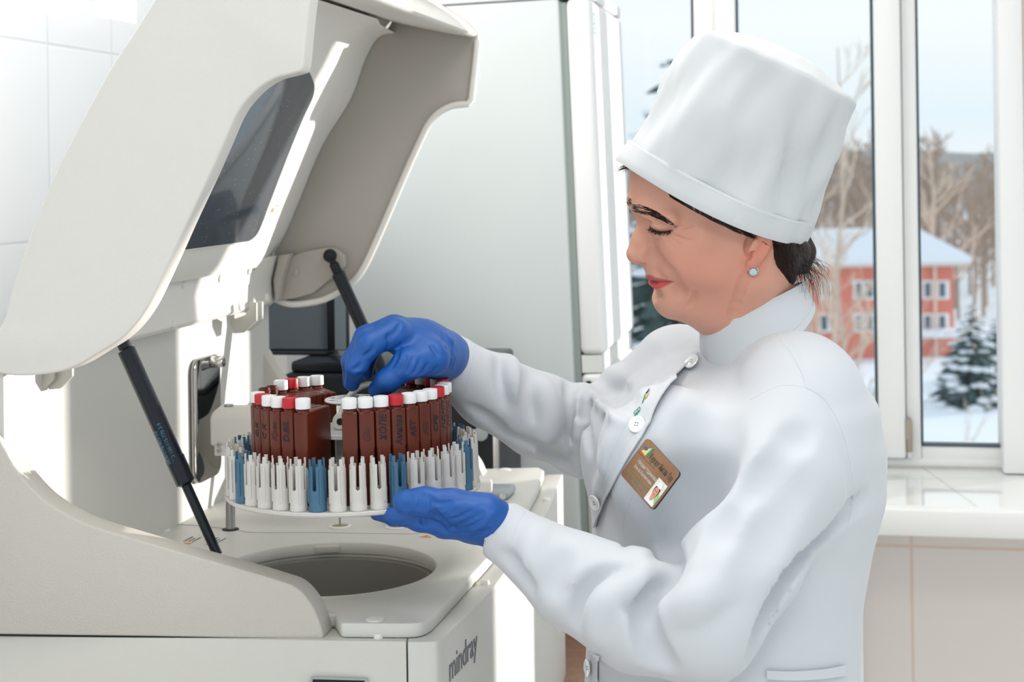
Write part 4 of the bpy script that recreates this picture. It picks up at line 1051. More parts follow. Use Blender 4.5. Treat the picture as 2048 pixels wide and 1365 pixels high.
def body():
    f = head_field(); Vh, Fh = f.mesh('head', 2)
    # body below the collar, one coarse continuous surface reaching into the neck
    waist = W(1450, 1250, 1.76)
    lo, hi = bounds([SHL, SHR, ELL, ELR, CUL, CUR, W(1500, 640, 1.8), Vector((waist.x, 1.78, 0))], .16); lo[2] = -.01
    b = Field(lo, hi, .009)
    nk = H(1530, 700); sh = .62
    b.chain([H(1512, 640), nk, W(1520, 840, 1.80)], [.045, .045, .05], .02)
    b.chain([SHR * .9 + SHL * .1, (SHL + SHR) / 2 - Z * .03, SHL * .9 + SHR * .1], [.02, .04, .02], .02)
    cx = lambda x, y, d=1.76: (W(x, y, d).z, W(x, y, d).x, W(x, y, d).y)
    b.column([(*cx(1502, 790, 1.78), .06, .10), (*cx(1490, 900, 1.77), .085, .12), (*cx(1450, 1100), .10, .14), (*cx(1440, 1365), .11, .15), (.62, waist.x, waist.y, .11, .16), (.55, waist.x, waist.y, .09, .15)], FW, LF, .03)
    for s, A, B, C_ in ((1, SHL, ELL, CUL), (-1, SHR, ELR, CUR)):
        b.chain([A, B, C_], [.020, .016, .016], .02)
    for s in (1, -1):
        hip = Vector((waist.x, waist.y, .66)) + LF * (.085 * s); kn = hip * 1 + FW * .02; kn.z = .42; an = hip - FW * .01; an.z = .07
        b.chain([hip, kn, an], [.085, .055, .036], .02); b.chain([an - FW * .02 - Z * .03, an + FW * .10 - Z * .045], [.034, .022], .015)
    Vb, Fb = b.mesh('body', 2)
    Vt = np.concatenate([Vh, Vb]); F = np.concatenate([Fh, Fb + len(Vh)])
    me = make_mesh('body', Vt, F)
    # lip colour, a warm flush on cheeks and ear: the skin's own colours, by region
    col = np.ones((len(Vt), 4)); col[:, :3] = (.60, .305, .22)
    def paint(pts, r, soft, c, amt=1.):
        d = np.full(len(Vt), 9.)
        for i in range(len(pts) - 1):
            a, b_ = A3(pts[i]), A3(pts[i + 1]); e = b_ - a; t = np.clip((Vt - a) @ e / max(e @ e, 1e-9), 0, 1); d = np.minimum(d, np.linalg.norm(Vt - a - t[:, None] * e, axis=1))
        w = (np.clip((r + soft - d) / soft, 0, 1) * amt)[:, None]; col[:, :3] = col[:, :3] * (1 - w) + np.array(c) * w
    for m in (lambda p: p, HM):
        paint([m(H(1395, 545, 100)), m(H(1440, 560, 100))], .010, .05, (.60, .25, .18), .6)
        paint([m(H(1528, 492, 122)), m(H(1506, 530, 116))], .008, .010, (.62, .21, .15), .7)
        paint([m(H(1300, 457, 55)), m(H(1312, 462, 72)), m(H(1340, 462, 82))], .001, .003, (.33, .13, .09), .5)
        paint([m(head_pt(f, x_, y_)) for x_, y_ in ((1300, 454), (1308, 460), (1320, 464), (1334, 464), (1344, 461))], .0004, .0014, (.05, .03, .025), .9)
    # lips and the painted shade between them, by their outline
    def lips(poly, c):
        P_ = np.array(pxspline(poly + [poly[0]], 4)); cand = np.nonzero(np.linalg.norm(Vt - A3(H(1318, 562, 0)), axis=1) < .045)[0]
        for i in cand:
            v = Vector(Vt[i]); w = (v - HO).dot(HL)
            if w < 0: v = HM(v)
            x, y = pix(v); ins = False; dm = 99.
            for j in range(len(P_) - 1):
                (xa, ya), (xb, yb) = P_[j], P_[j + 1]
                if (ya > y) != (yb > y) and x < (xb - xa) * (y - ya) / (yb - ya) + xa: ins = not ins
                ex, ey = xb - xa, yb - ya; t = max(0, min(1, ((x - xa) * ex + (y - ya) * ey) / max(ex * ex + ey * ey, 1e-9))); dm = min(dm, math.hypot(x - xa - t * ex, y - ya - t * ey))
            k = min(1, max(0, .5 + (dm if ins else -dm) / 2.4))
            col[i, :3] = col[i, :3] * (1 - k) + np.array(c) * k
    lips([(1284, 556), (1297, 550), (1312, 555), (1328, 559), (1343, 563), (1330, 564), (1312, 563), (1284, 563)], (.42, .085, .08))
    lips([(1290, 563), (1320, 563), (1343, 564), (1333, 571), (1321, 577), (1308, 579), (1290, 576)], (.55, .085, .085))
    lips([(1288, 561.5), (1312, 562.2), (1345, 563), (1345, 564.6), (1312, 564.6), (1288, 564)], (.14, .03, .03))  # shade of the closed mouth, painted as a dark line
    at = me.color_attributes.new('Col', 'FLOAT_COLOR', 'POINT'); at.data.foreach_set('color', col.astype(np.float32).ravel())
    sk = mat('skin', (.60, .305, .22), .48, sss=.12, bump=.10, bscale=420, spec=.35); t_ = sk.node_tree
    ca = t_.nodes.new('ShaderNodeVertexColor'); ca.layer_name = 'Col'; t_.links.new(ca.outputs['Color'], t_.nodes['Principled BSDF'].inputs['Base Color'])
    global BODY; BODY = link('body', me, sk, PER); return f
HEADF = body()
# ------------------------------------------------------------------ gloves
def glove_upper():
    P = S
    allp = [P(915, 640, 1.74), P(915, 760, 1.9), P(690, 630, 1.74), P(690, 800, 1.9)]
    f = Field(*bounds(allp, .035), .0012)
    c = lambda pts, rs, k=.008: f.chain([P(*p) for p in pts], [rr(r_, 1.79) for r_ in rs], k)
    # back of the hand and wrist
    c([(788, 672, 1.775), (845, 688, 1.812), (888, 705, 1.86)], [30, 40, 38], .02)
    c([(792, 668, 1.80), (845, 684, 1.830), (888, 705, 1.866)], [31, 40, 40], .02)
    c([(800, 672, 1.835), (850, 692, 1.850), (888, 708, 1.872)], [29, 36, 38], .02)
    c([(888, 705, 1.866), (930, 728, 1.89)], [42, 43], .01)
    c([(850, 712, 1.785), (886, 720, 1.845)], [36, 42], .02)
    # fingers from the index (nearest) back
    c([(786, 666, 1.770), (738, 690, 1.750), (713, 733, 1.748), (704, 768, 1.764)], [29, 24, 19.5, 15.5], .010)
    c([(786, 658, 1.795), (732, 676, 1.782), (703, 722, 1.782), (701, 766, 1.795)], [28, 23, 19, 15.5], .006)
    c([(792, 660, 1.820), (738, 672, 1.815), (708, 716, 1.815), (708, 757, 1.822)], [26, 22, 18, 15], .006)
    c([(804, 668, 1.842), (764, 676, 1.845), (738, 712, 1.848), (733, 748, 1.850)], [24, 19, 16, 13.5], .006)
    # thumb
    c([(862, 716, 1.775), (815, 730, 1.755), (775, 762, 1.752), (755, 780, 1.762)], [38, 28, 22, 18.5], .012)
    # knuckle tendons and stretch creases of the nitrile
    for l in ([(800, 648), (790, 665), (772, 678)], [(776, 668), (778, 690), (770, 705)], [(748, 690), (742, 704), (729, 712)], [(800, 690), (794, 715), (784, 735)], [(812, 712), (806, 730), (800, 742)], [(826, 715), (820, 733), (814, 744)], [(840, 720), (834, 737), (826, 748)], [(862, 690), (868, 700), (876, 712)], [(884, 668), (887, 684), (893, 698)], [(855, 728), (848, 742), (840, 750)], [(874, 735), (866, 745), (856, 752)], [(720, 728), (716, 736), (706, 739)], [(735, 745), (728, 750), (718, 751)]):
        f.fold(l, .0026, .002, .0017)
    for l in ([(895, 672), (906, 695), (902, 730)], [(901, 675), (911, 700), (905, 738)]): f.fold(l, .003, .003, .0012, sub=False)
    # cuff end, open
    pe, n_ = P(905, 718, 1.876), (P(905, 718, 1.876) - P(850, 697, 1.84)).normalized()
    f.halfspace(pe + n_ * .022, n_, .06)
    Vt, F = f.mesh('glove', 2); g = link('glove', make_mesh('glove', Vt, F), MATS['glove'], PER); g['label'] = 'blue nitrile glove of the raised hand on the carousel handle'
    # rolled edge
    ex, ey, _ = frame_of(n_); 
    return g
glove_upper()
def glove_lower():
    P = S
    f = Field(*bounds([P(740, 960, 1.58), P(1040, 1110, 1.58), P(740, 960, 1.78), P(1040, 1110, 1.78)], .02), .0012)
    d0 = 1.655
    c = lambda pts, rs, k=.008: f.chain([P(*p) for p in pts], [rr(r_, d0) for r_ in rs], k)
    # palm and heel
    c([(880, 1048, 1.665), (940, 1042, 1.655), (1000, 1052, 1.655)], [24, 38, 43], .02)
    c([(885, 1056, 1.70), (945, 1052, 1.68), (1000, 1056, 1.662)], [22, 32, 42], .02)
    c([(1000, 1054, 1.658), (1050, 1080, 1.655)], [43, 40], .01)
    # fingers under the plate
    yb = 1044
    c([(888, 1048, 1.652), (838, 1040, 1.652), (792, 1032, 1.664), (760, 1028, 1.68)], [27, 21, 15, 11], .010)
    c([(888, 1050, 1.678), (836, 1042, 1.69), (786, 1036, 1.71), (752, 1030, 1.73)], [24, 18, 15, 12], .006)
    c([(892, 1052, 1.70), (846, 1044, 1.715), (800, 1038, 1.738), (772, 1034, 1.755)], [22, 17, 14, 12], .006)
    c([(898, 1052, 1.72), (862, 1046, 1.738), (826, 1042, 1.758), (804, 1038, 1.77)], [20, 15, 13, 11], .006)
    # thumb on top of the rim
    c([(968, 1028, 1.640), (905, 1012, 1.636), (850, 1004, 1.634), (811, 1005, 1.634)], [42, 31, 26.5, 25], .014)
    # wrinkles
    for l in ([(838, 990), (842, 1003), (836, 1020)], [(846, 988), (851, 1002), (848, 1022)], [(856, 990), (864, 1003), (864, 1020)], [(866, 1002), (880, 1008), (905, 1004)], [(862, 1030), (880, 1022), (906, 1016)], [(874, 1034), (895, 1030), (925, 1018)], [(880, 1038), (910, 1036), (945, 1018)], [(884, 1042), (900, 1050), (906, 1056)], [(878, 1046), (886, 1058), (894, 1066)], [(900, 1058), (930, 1046), (965, 1026)], [(915, 1062), (945, 1054), (975, 1036)], [(955, 1066), (972, 1054), (985, 1034)], [(948, 1074), (966, 1068), (978, 1060)], [(846, 1036), (846, 1044), (850, 1052)], [(920, 1068), (944, 1066), (962, 1062)]):
        f.fold(l, .0026, .002, .0018)
    for l in ([(872, 1026), (900, 1018), (935, 1010)], [(884, 1036), (912, 1026), (950, 1014)], [(940, 1062), (968, 1046), (990, 1026)]): f.fold(l, .003, .003, .0010, sub=False)
    f.fold([(806, 1010), (812, 1020), (818, 1008)], .003, .002, .0006)
    f.fold([(870, 1028), (876, 1036), (886, 1041)], .005, .003, .003)
    n_ = (P(1022, 1062, 1.656) - P(960, 1046, 1.655)).normalized(); f.halfspace(P(1044, 1076, 1.656), n_, .06)
    Vt, F = f.mesh('glove', 2); g = link('glove', make_mesh('glove', Vt, F), MATS['glove'], PER); g['label'] = 'blue nitrile glove of the lower hand under the carousel rim'
glove_lower()
# ------------------------------------------------------------------ coat
def coat():
    waist = W(1450, 1250, 1.76)
    lo, hi = bounds([SHL + Vector((.1, -.09, .1)), SHR, ELL, ELR, CUL, CUR, W(1755, 900, 1.8), W(1600, 560, 1.8)], .10); lo[2] = .43
    f = Field(lo, hi, .0040)
    row = lambda xl, xr, y, d, af, aw: (W(0, y, d).z, W((xl + xr) / 2, y, d).x, d, af, aw)
    wx = W(1440, 1400, 1.76).x
    f.column([row(1330, 1712, 745, 1.83, .085, .125), row(1278, 1712, 810, 1.80, .103, .175), row(1228, 1738, 900, 1.78, .128, .182), row(1204, 1742, 1000, 1.77, .136, .180), row(1194, 1718, 1100, 1.77, .134, .172), row(1188, 1700, 1200, 1.77, .128, .172), row(1180, 1690, 1365, 1.77, .126, .178), (.80, wx, 1.77, .135, .195), (.45, wx, 1.77, .15, .215)], FW, LF, .0)
    # shoulders and upper back
    f.chain([SHR + Vector((.015, -.02, -.005)), W(1455, 762, 1.88), W(1500, 758, 1.83), W(1560, 766, 1.77), SHL + Vector((-.005, .03, .008))], [.050, .050, .052, .055, .062], .045)
    f.chain([W(1545, 735, 1.80), W(1592, 742, 1.81), W(1598, 815, 1.80), W(1612, 930, 1.78)], [.038, .040, .060, .070], .045)
    f.chain([W(1446, 765, 1.84), W(1405, 810, 1.84)], [.042, .055], .04)
    # bust
    f.ball(W(1330, 905, 1.70), .072, .04); f.ball(W(1290, 890, 1.84), .070, .05)
    # sleeves
    f.chain([W(1612, 820, 1.685), W(1560, 960, 1.63), W(1480, 1120, 1.595), W(1402, 1245, 1.575)], [.064, .066, .062, .056], .03)
    f.chain([W(1402, 1245, 1.575), W(1280, 1222, 1.59), W(1150, 1162, 1.622), W(1010, 1066, 1.655), W(950, 1030, 1.67)], [.056, .060, .048, .0300, .030], .02)
    f.chain([SHR, W(1265, 815, 1.99), W(1190, 868, 1.965)], [.050, .052, .050], .03)
    f.chain([W(1190, 868, 1.965), W(1080, 832, 1.945), W(980, 782, 1.912), W(900, 728, 1.882), W(850, 694, 1.865)], [.050, .051, .044, .0340, .0335], .02)
    f.blur(1)
    # folds read from the photograph, laid on the cloth
    G = lambda pts, d=.006, r=.016, k=.012: f.fold(pts, r * .75, k * .75, d * 1.25, True)
    Rg = lambda pts, d=.006, r=.014, k=.014: f.fold(pts, r * .8, k * .8, d * 1.15, False)
    # left sleeve: crook of the elbow, arm seam, forearm
    G([(1330, 1150), (1300, 1165), (1268, 1186), (1278, 1215)], .016, .016, .012)
    G([(1420, 930), (1375, 1000), (1345, 1070), (1330, 1130), (1340, 1155)], .018, .020, .014)
    Rg([(1348, 1150), (1290, 1155), (1258, 1180)], .010)
    G([(1250, 1150), (1200, 1160), (1165, 1200), (1160, 1250)], .011)
    Rg([(1270, 1170), (1225, 1185), (1195, 1230), (1190, 1280)], .009)
    G([(1310, 1185), (1290, 1230), (1300, 1290), (1330, 1330)], .013)
    G([(1130, 1110), (1110, 1150), (1110, 1190)], .005)
    Rg([(1080, 1060), (1060, 1100), (1062, 1140)], .003)
    G([(1005, 1108), (1030, 1130), (1050, 1160), (1062, 1175)], .006, .010, .006)
    Rg([(1560, 905), (1520, 970), (1475, 1050)], .009, .018, .016)
    G([(1600, 865), (1550, 915), (1505, 975)], .010, .022, .016)
    Rg([(1430, 1080), (1400, 1150), (1380, 1200)], .008)
    G([(1560, 940), (1480, 1010), (1420, 1090)], .007, .022, .018)
    Rg([(1480, 1130), (1420, 1190), (1350, 1230)], .008, .018, .016)
    G([(1600, 960), (1540, 1060), (1480, 1160)], .003, .03, .02)
    # armhole seam and the crease between arm and back
    f.fold([(1610, 770), (1660, 820), (1690, 900), (1700, 990), (1690, 1060)], .006, .004, .0022)
    G([(1725, 1000), (1650, 1080), (1580, 1160), (1530, 1250), (1505, 1320)], .016, .014, .008)
    f.fold([(1545, 650), (1580, 690), (1610, 770)], .004, .003, .0014)
    # right sleeve
    G([(1005, 720), (1006, 760), (1020, 810)], .006, .014, .010); Rg([(1018, 715), (1028, 750), (1030, 800)], .007, .012, .010)
    G([(1060, 745), (1060, 790), (1078, 840)], .006); Rg([(1090, 770), (1100, 810), (1095, 860), (1080, 900)], .006)
    G([(1140, 765), (1146, 830), (1143, 900), (1140, 940)], .014, .012, .008); Rg([(1165, 760), (1168, 800), (1160, 870), (1156, 930)], .007, .010, .008)
    G([(1175, 790), (1170, 850), (1178, 900)], .008, .010, .008)
    Rg([(1152, 760), (1180, 780), (1220, 820), (1255, 845)], .008, .010, .010); G([(1200, 775), (1240, 805), (1275, 825)], .006)
    G([(1218, 740), (1238, 770), (1270, 800)], .005, .012, .010); Rg([(1212, 735), (1225, 750), (1250, 765)], .006)
    Rg([(1120, 900), (1135, 925), (1160, 945)], .006); G([(1100, 900), (1115, 920), (1128, 940)], .006)
    G([(940, 815), (985, 845), (1010, 870), (1050, 885)], .007, .010, .006); G([(1050, 885), (1090, 905), (1130, 925)], .007, .010, .006)
    # front of the coat
    G([(1320, 770), (1290, 830), (1240, 900), (1215, 960), (1200, 1040)], .003, .012, .010)
    Rg([(1240, 870), (1215, 930), (1200, 1000)], .003)
    f.fold([(1390, 850), (1400, 930), (1365, 1010)], .03, .02, .004)
    f.fold([(1265, 985), (1240, 1050), (1250, 1100), (1262, 1140)], .003, .002, .0007)
    # openings: neck hole and the two cuffs
    f.chain([H(1480, 540), H(1505, 640), H(1528, 690)], [.058, .0535, .038], .004, True)
    for cut, bk, r in ((W(992, 1054, 1.655), W(1120, 1128, 1.63), .0300), (W(893, 722, 1.880), W(960, 760, 1.905), .0330)):
        n_ = (cut - bk).normalized()
        f.halfspace(cut, n_, .075, .001)
        f.cap(cut - n_ * .006, cut + n_ * .03, r - .007, r - .0045, .002, True)
    Vt, F = f.mesh('coat', 2); o = link('coat', make_mesh('coat', Vt, F), MATS['cloth'], PER); return f, o
COATF, COAT = coat()
BVC = bvh_of(COAT)
def on_coat(px, py, off=.002):
    h, n = cast(BVC, px, py)
    if h is None: return None, None
    if n.dot(_C - h) < 0: n = -n
    return h + n * off, n
# ================================================================== cap, collar, hair and small things on the woman
HEADBV = bvh_of(BODY)
def head_hit(px, py):
    h, n = cast(HEADBV, px, py)
    return (h, n if n.dot(_C - h) > 0 else -n) if h is not None else (None, None)
def doctor_cap():
    rnd = random.Random(3)
    f0, b0 = H(1238, 322), H(1599, 480); f1, b1 = H(1404, 58), H(1704, 205)
    Cb, Ct = (f0 + b0) / 2, (f1 + b1) / 2; e1b, e1t = (b0 - f0) / 2, (b1 - f1) / 2
    up = (Ct - Cb).normalized()
    from mathutils import noise
    def ring(t, grow=0., wr=1.):
        c = Cb.lerp(Ct, t); e1 = e1b.lerp(e1t, t); a = e1.length + grow; d = e1.normalized(); bl = (.088 * (1 - t) + .080 * t) + grow
        out = []
        for k in range(120):
            ph = 2 * math.pi * k / 120; x, y = -math.cos(ph), math.sin(ph)
            # a cloth tube: slightly squared, softly buckled
            r = 1 + .012 * math.sin(2 * ph + 1)
            p = c + d * (x * a * r) + HL * (y * bl * r) - up * (.010 * (1 - t) * y * y)
            n_ = (d * x + HL * y).normalized()
            w = noise.noise(Vector((x * 2.2 + 3, y * 2.2, t * 2.0))) * .015 + noise.noise(Vector((x * 5, y * 5 + 9, t * 3.5 + x))) * .0065
            if x > .3: w += .0012 * math.sin(ph * 46) * (x - .3) * (.3 + abs(t - .5))
            
            for a_, x0_, sl_, wd_, t0_, ts_ in ((.020, .38, .55, .13, .38, .28), (-.007, .16, .45, .12, .42, .3), (.010, .72, .35, .09, .45, .35), (.006, -.25, -.3, .14, .3, .25)):
                w -= a_ * math.exp(-((x - x0_ + sl_ * (t - .4)) / wd_) ** 2) * math.exp(-((t - t0_) / ts_) ** 2) * max(y, 0)
            out.append(p + n_ * w * wr * (.35 + .65 * math.sin(math.pi * min(max(t, .02), .98)) ** .5))
        return out
    t = bpy.data.objects.new('cap', None); COL.objects.link(t); t.parent = PER; t.location = Cb - PER.location
    rings = [ring(x) for x in [.02, .06, .12, .18, .25, .33, .42, .52, .62, .72, .82, .90, .955, .985]]
    top = rings[-1]
    c = sum(top, Vector()) / len(top)
    for s_, h_ in ((.985, .0035), (.94, .0055), (.86, .0075), (.7, .013), (.5, .019), (.3, .022), (.12, .0235), (.01, .024)):
        rings.append([c + (p - c) * s_ + up * (h_ + noise.noise(p * 22 + Vector((s_ * 3, 0, 0))) * .003 * s_) for p in top])
    bm = bmesh.new(); ring_loft(bm, rings, cap0=False); bmesh.ops.solidify(bm, geom=bm.faces[:], thickness=.0012); obj('crown', bm, MATS['cap_cloth'], t, sharp=80)
    # turned-up band with stitched upper edge
    rb = [ring(-.005, .0006, .25), ring(0, .0012, .25), ring(.05, .0013, .3), ring(.12, .0014, .4), ring(.150, .0013, .5), ring(.153, .0002, .5)]
    # close the inside of the band
    inn = [ring(.10, -.0016, .3), ring(.0, -.0014, .25)]
    bm = bmesh.new(); ring_loft(bm, inn + rb, cap0=False, cap1=False); obj('band', bm, MATS['cap_cloth'], t, sharp=70)
    bm = bmesh.new()
    for tt_ in (.138, .128):
        rg = ring(tt_, .0015, .45)
        for k in range(0, 120):
            p, q_ = rg[k], rg[(k + 1) % 120]
            for s_ in (.0, .34, .67): tube(bm, [p.lerp(q_, s_ + .02), p.lerp(q_, s_ + .24)], .00022, 4)
    obj('stitching', bm, mat('thread_white', (.72, .74, .75), .8), t)
    bm = bmesh.new(); 
    A = b0 + Vector((.002, 0, .004))
    for pts, r in (([A, H(1606, 474), H(1612, 470), H(1622, 452)], .0022), ([A, H(1604, 486), H(1600, 492), H(1594, 488)], .0026), ([A, H(1610, 480), H(1612, 488), H(1604, 492), H(1598, 484)], .0022), ([A, H(1602, 462), H(1606, 452), H(1603, 470)], .0030)):
        tube(bm, spline(pts, 5), r, 8)
    obj('tie', bm, MATS['cap_cloth'], t)
doctor_cap()
def hair():
    rnd = random.Random(5)
    t = bpy.data.objects.new('hair', None); COL.objects.link(t); t.parent = PER; t.location = H(1560, 510) - PER.location
    f = Field(*bounds([H(1420, 400, 150), H(1640, 620, -150), H(1640, 400, 150)], .01), .0028)
    for sgn in (1, -1):
        P = lambda x, y, w: H(x, y, w * sgn)
        f.chain([P(1556, 470, 98), P(1566, 510, 88), P(1562, 548, 66)], [20 * q, 26 * q, 14 * q], .012)
        f.chain([P(1570, 475, 60), P(1592, 505, 40), P(1596, 540, 24)], [30 * q, 26 * q, 12 * q], .012)
        f.chain([P(1548, 450, 104), P(1530, 470, 106)], [14 * q, 10 * q], .01)
    f.chain([H(1590, 470), H(1604, 505), H(1606, 535)], [28 * q, 26 * q, 16 * q], .012)
    f.chain([H(1572, 520, 66), H(1580, 560, 50)], [24 * q, 12 * q], .015)
    Vt, F = f.mesh('hair_mass', 2); hm = link('hair_mass', make_mesh('hair_mass', Vt, F), MATS['hair'], t); HB = bvh_of(hm)
    bm = bmesh.new()
    def strand(pts, r=.00035, n=4):
        sp = spline(pts, 5); m = len(sp); tube(bm, sp, [r * (1 - .75 * i / (m - 1)) for i in range(m)], n)
    for i in range(190):          # tails below the cap at the nape
        w = rnd.gauss(20, 45); x0, y0 = rnd.uniform(1560, 1606), rnd.uniform(498, 540)
        L = rnd.uniform(.5, 1.) ; dx = rnd.uniform(5, 70) * L; dy = rnd.uniform(30, 105) * L
        strand([H(x0, y0, w), H(x0 + dx * .45, y0 + dy * .12, w + rnd.uniform(-8, 8)), H(x0 + dx * .9, y0 + dy * .5, w + rnd.uniform(-14, 14)), H(x0 + dx * rnd.uniform(.8, 1.2), y0 + dy, w)], rnd.uniform(.0002, .00042))
    for i in range(150):          # locks lying on the mass
        x0, y0 = rnd.uniform(1545, 1605), rnd.uniform(488, 505); P_ = []; dx = rnd.uniform(-8, 26); dy = rnd.uniform(35, 75)
        for k in range(7):
            u = k / 6; h, n = cast(HB, x0 + dx * u ** 1.6, y0 + dy * u)
            if h is not None: P_.append(h + (n if n.dot(_C - h) > 0 else -n) * .0005)
        if len(P_) > 2: tube(bm, P_, [rnd.uniform(.0005, .0011)] * len(P_), 4)
    for i in range(70):           # short hair over neck behind the ear
        x0, y0 = rnd.uniform(1540, 1590), rnd.uniform(515, 545); w = 70 + rnd.uniform(-20, 22) - (x0 - 1540) * .8
        strand([H(x0, y0, w), H(x0 - 4, y0 + 25, w + 4), H(x0 - rnd.uniform(4, 16), y0 + rnd.uniform(35, 75), w + 2)], .0004)
    obj('strands', bm, MATS['hair'], t)
    bm = bmesh.new()
    def lie(pts, r, lift=.0006):
        H_ = []
        for x, y in pts:
            h, n = head_hit(x, y)
            if h is not None: H_.append(h + n * lift)
        if len(H_) > 1: m = len(H_); tube(bm, H_, [r * (1 - .7 * i / (m - 1)) for i in range(m)], 4)
    for i in range(230):          # temple hair slipping out under the brim
        u = rnd.random(); x = 1340 + u * 155; yb = 322 + (x - 1238) * .437 + 34 * math.sin(math.pi * (x - 1238) / 361)
        L = (5 + 46 * max(0, u - .12)) * rnd.uniform(.15, 1) ** 1.5
        lie([(x - 6, yb - 14), (x, yb), (x + L * .55, yb + L * .42), (x + L * 1.15, yb + L * .75)], rnd.uniform(.0004, .0008))
    obj('temple_hair', bm, MATS['hair'], t); bm = bmesh.new()
    for i in range(26):           # wisps at the forehead
        x, y = 1240 + rnd.random() * 16, 326 + rnd.random() * 10; w = rnd.uniform(-30, 20)
        strand([H(x + 12, y, w), H(x, y + 4, w), H(x - rnd.uniform(2, 14), y + rnd.uniform(4, 20), w)], .0003)
    obj('forehead_hair', bm, MATS['hair'], t)
    # brows and lashes
    bm = bmesh.new(); ctr = pxspline([(1264, 415), (1282, 419), (1300, 425), (1318, 434), (1336, 445)], 30)
    for i in range(170):
        u = rnd.random() ** .9; k = int(u * (len(ctr) - 1)); x, y = ctr[k]; hw = 8.5 * (1 - u) ** .6 + 1.2
        if u < .08: hw *= .6 + 5 * u
        y += rnd.uniform(-hw, hw)
        lie([(x, y), (x + 7 + 4 * u, y + (2 + 5 * u) * .6), (x + 14 + 4 * u, y + 4 + 5 * u)], .00030, .0003)
    obj('eyebrow', bm, MATS['hair'], t); bm = bmesh.new()
    for i in range(30):
        x, y, w = rnd.uniform(1256, 1264), rnd.uniform(398, 412), -rnd.uniform(30, 60)
        lie([(x, y), (x - 3, y - 3)], .0004)
        A = H(1272 + rnd.uniform(-5, 4), 405 + rnd.uniform(-5, 6), -44); strand([A, A + HF * .004 + HUP * .001, A + HF * .007 + HUP * .003], .0004)
    obj('eyebrow', bm, MATS['hair'], t)
    bm = bmesh.new(); lid = pxspline([(1301, 456), (1310, 461), (1322, 464), (1340, 462)], 12)
    for i in range(75):
        k = rnd.randrange(len(lid)); x, y = lid[k]; h, n = head_hit(x, y - 1)
        if h is None: continue
        v_ = k / len(lid); d = (HF * (1.0 - .6 * v_) - HUP * rnd.uniform(.2, .9) + HL * (.2 + .3 * v_) + Vector((rnd.uniform(-.25, .25), 0, 0))).normalized(); L = rnd.uniform(.003, .0075)
        tube(bm, spline([h, h + d * L * .6 - HUP * .0004, h + d * L + HUP * .0012], 3), [.00022] * 6 + [.00008], 4)
    obj('eyelashes', bm, MATS['hair'], t)
hair()
def collar():
    F1, B1 = W(1403, 652, 1.845), W(1604, 566, 1.80); F2, B2 = W(1399, 712, 1.845), W(1624, 606, 1.79)
    def ring(F, B, b, off, ti=.1):
        c = (F + B) / 2; e = (B - F) / 2; d = e.normalized(); l = (LF + Z * ti); l = (l - d * l.dot(d)).normalized(); out = []
        for k in range(73):
            ph = math.radians(-176 + 352 * k / 72)           # open at the front
            out.append(c + d * (math.cos(ph) * (e.length + off)) + l * (math.sin(ph) * (b + off)))
        return out
    rows = []
    for t in (0, .25, .5, .75, 1.0, 1.36): rows.append(ring(F1.lerp(F2, t), B1.lerp(B2, t), .0625 + .012 * t, 0., .27 - .17 * min(t, 1)))
    bm = bmesh.new(); ring_loft(bm, rows, close=False); bmesh.ops.solidify(bm, geom=bm.faces[:], thickness=.0026); bevel_all(bm, .0007, 2, 60)
    c = obj('collar', bm, MATS['cloth'], COAT, sharp=60)
    bm = bmesh.new(); r = ring(F1.lerp(F2, 1.0), B1.lerp(B2, 1.0), .0745, .0012, .10)
    for i in range(72): tube(bm, [r[i].lerp(r[i + 1], .1), r[i].lerp(r[i + 1], .75)], .0003, 4)
    obj('stitching', bm, MATS['thread_white'], c)
collar()
def patch(name, La, Lb, m, lift_a, lift_b, thick=.0016, n=5, cols=5, parent=None):
    """cloth strip between two pixel lines, lying on the coat"""
    A, B = pxspline(La, n), pxspline(Lb, n); rows = []
    for (xa, ya), (xb, yb) in zip(A, B):
        row = []; last = None
        for k in range(cols):
            u = k / (cols - 1); x, y = xa + (xb - xa) * u, ya + (yb - ya) * u
            la = lift_a if not callable(lift_a) else lift_a(x, y); lb = lift_b if not callable(lift_b) else lift_b(x, y)
            h = None
            for s_ in range(14):
                h, nn_ = on_coat(x + s_ * 2.5, y, 0)
                if h is not None: break
            if h is None: break
            row.append(h + nn_ * (la + (lb - la) * u ** 1.5))
        if len(row) == cols: rows.append(row)
    bm = bmesh.new(); ring_loft(bm, rows, close=False); bmesh.ops.solidify(bm, geom=bm.faces[:], thickness=thick)
    return obj(name, bm, m, parent or COAT, sharp=60)
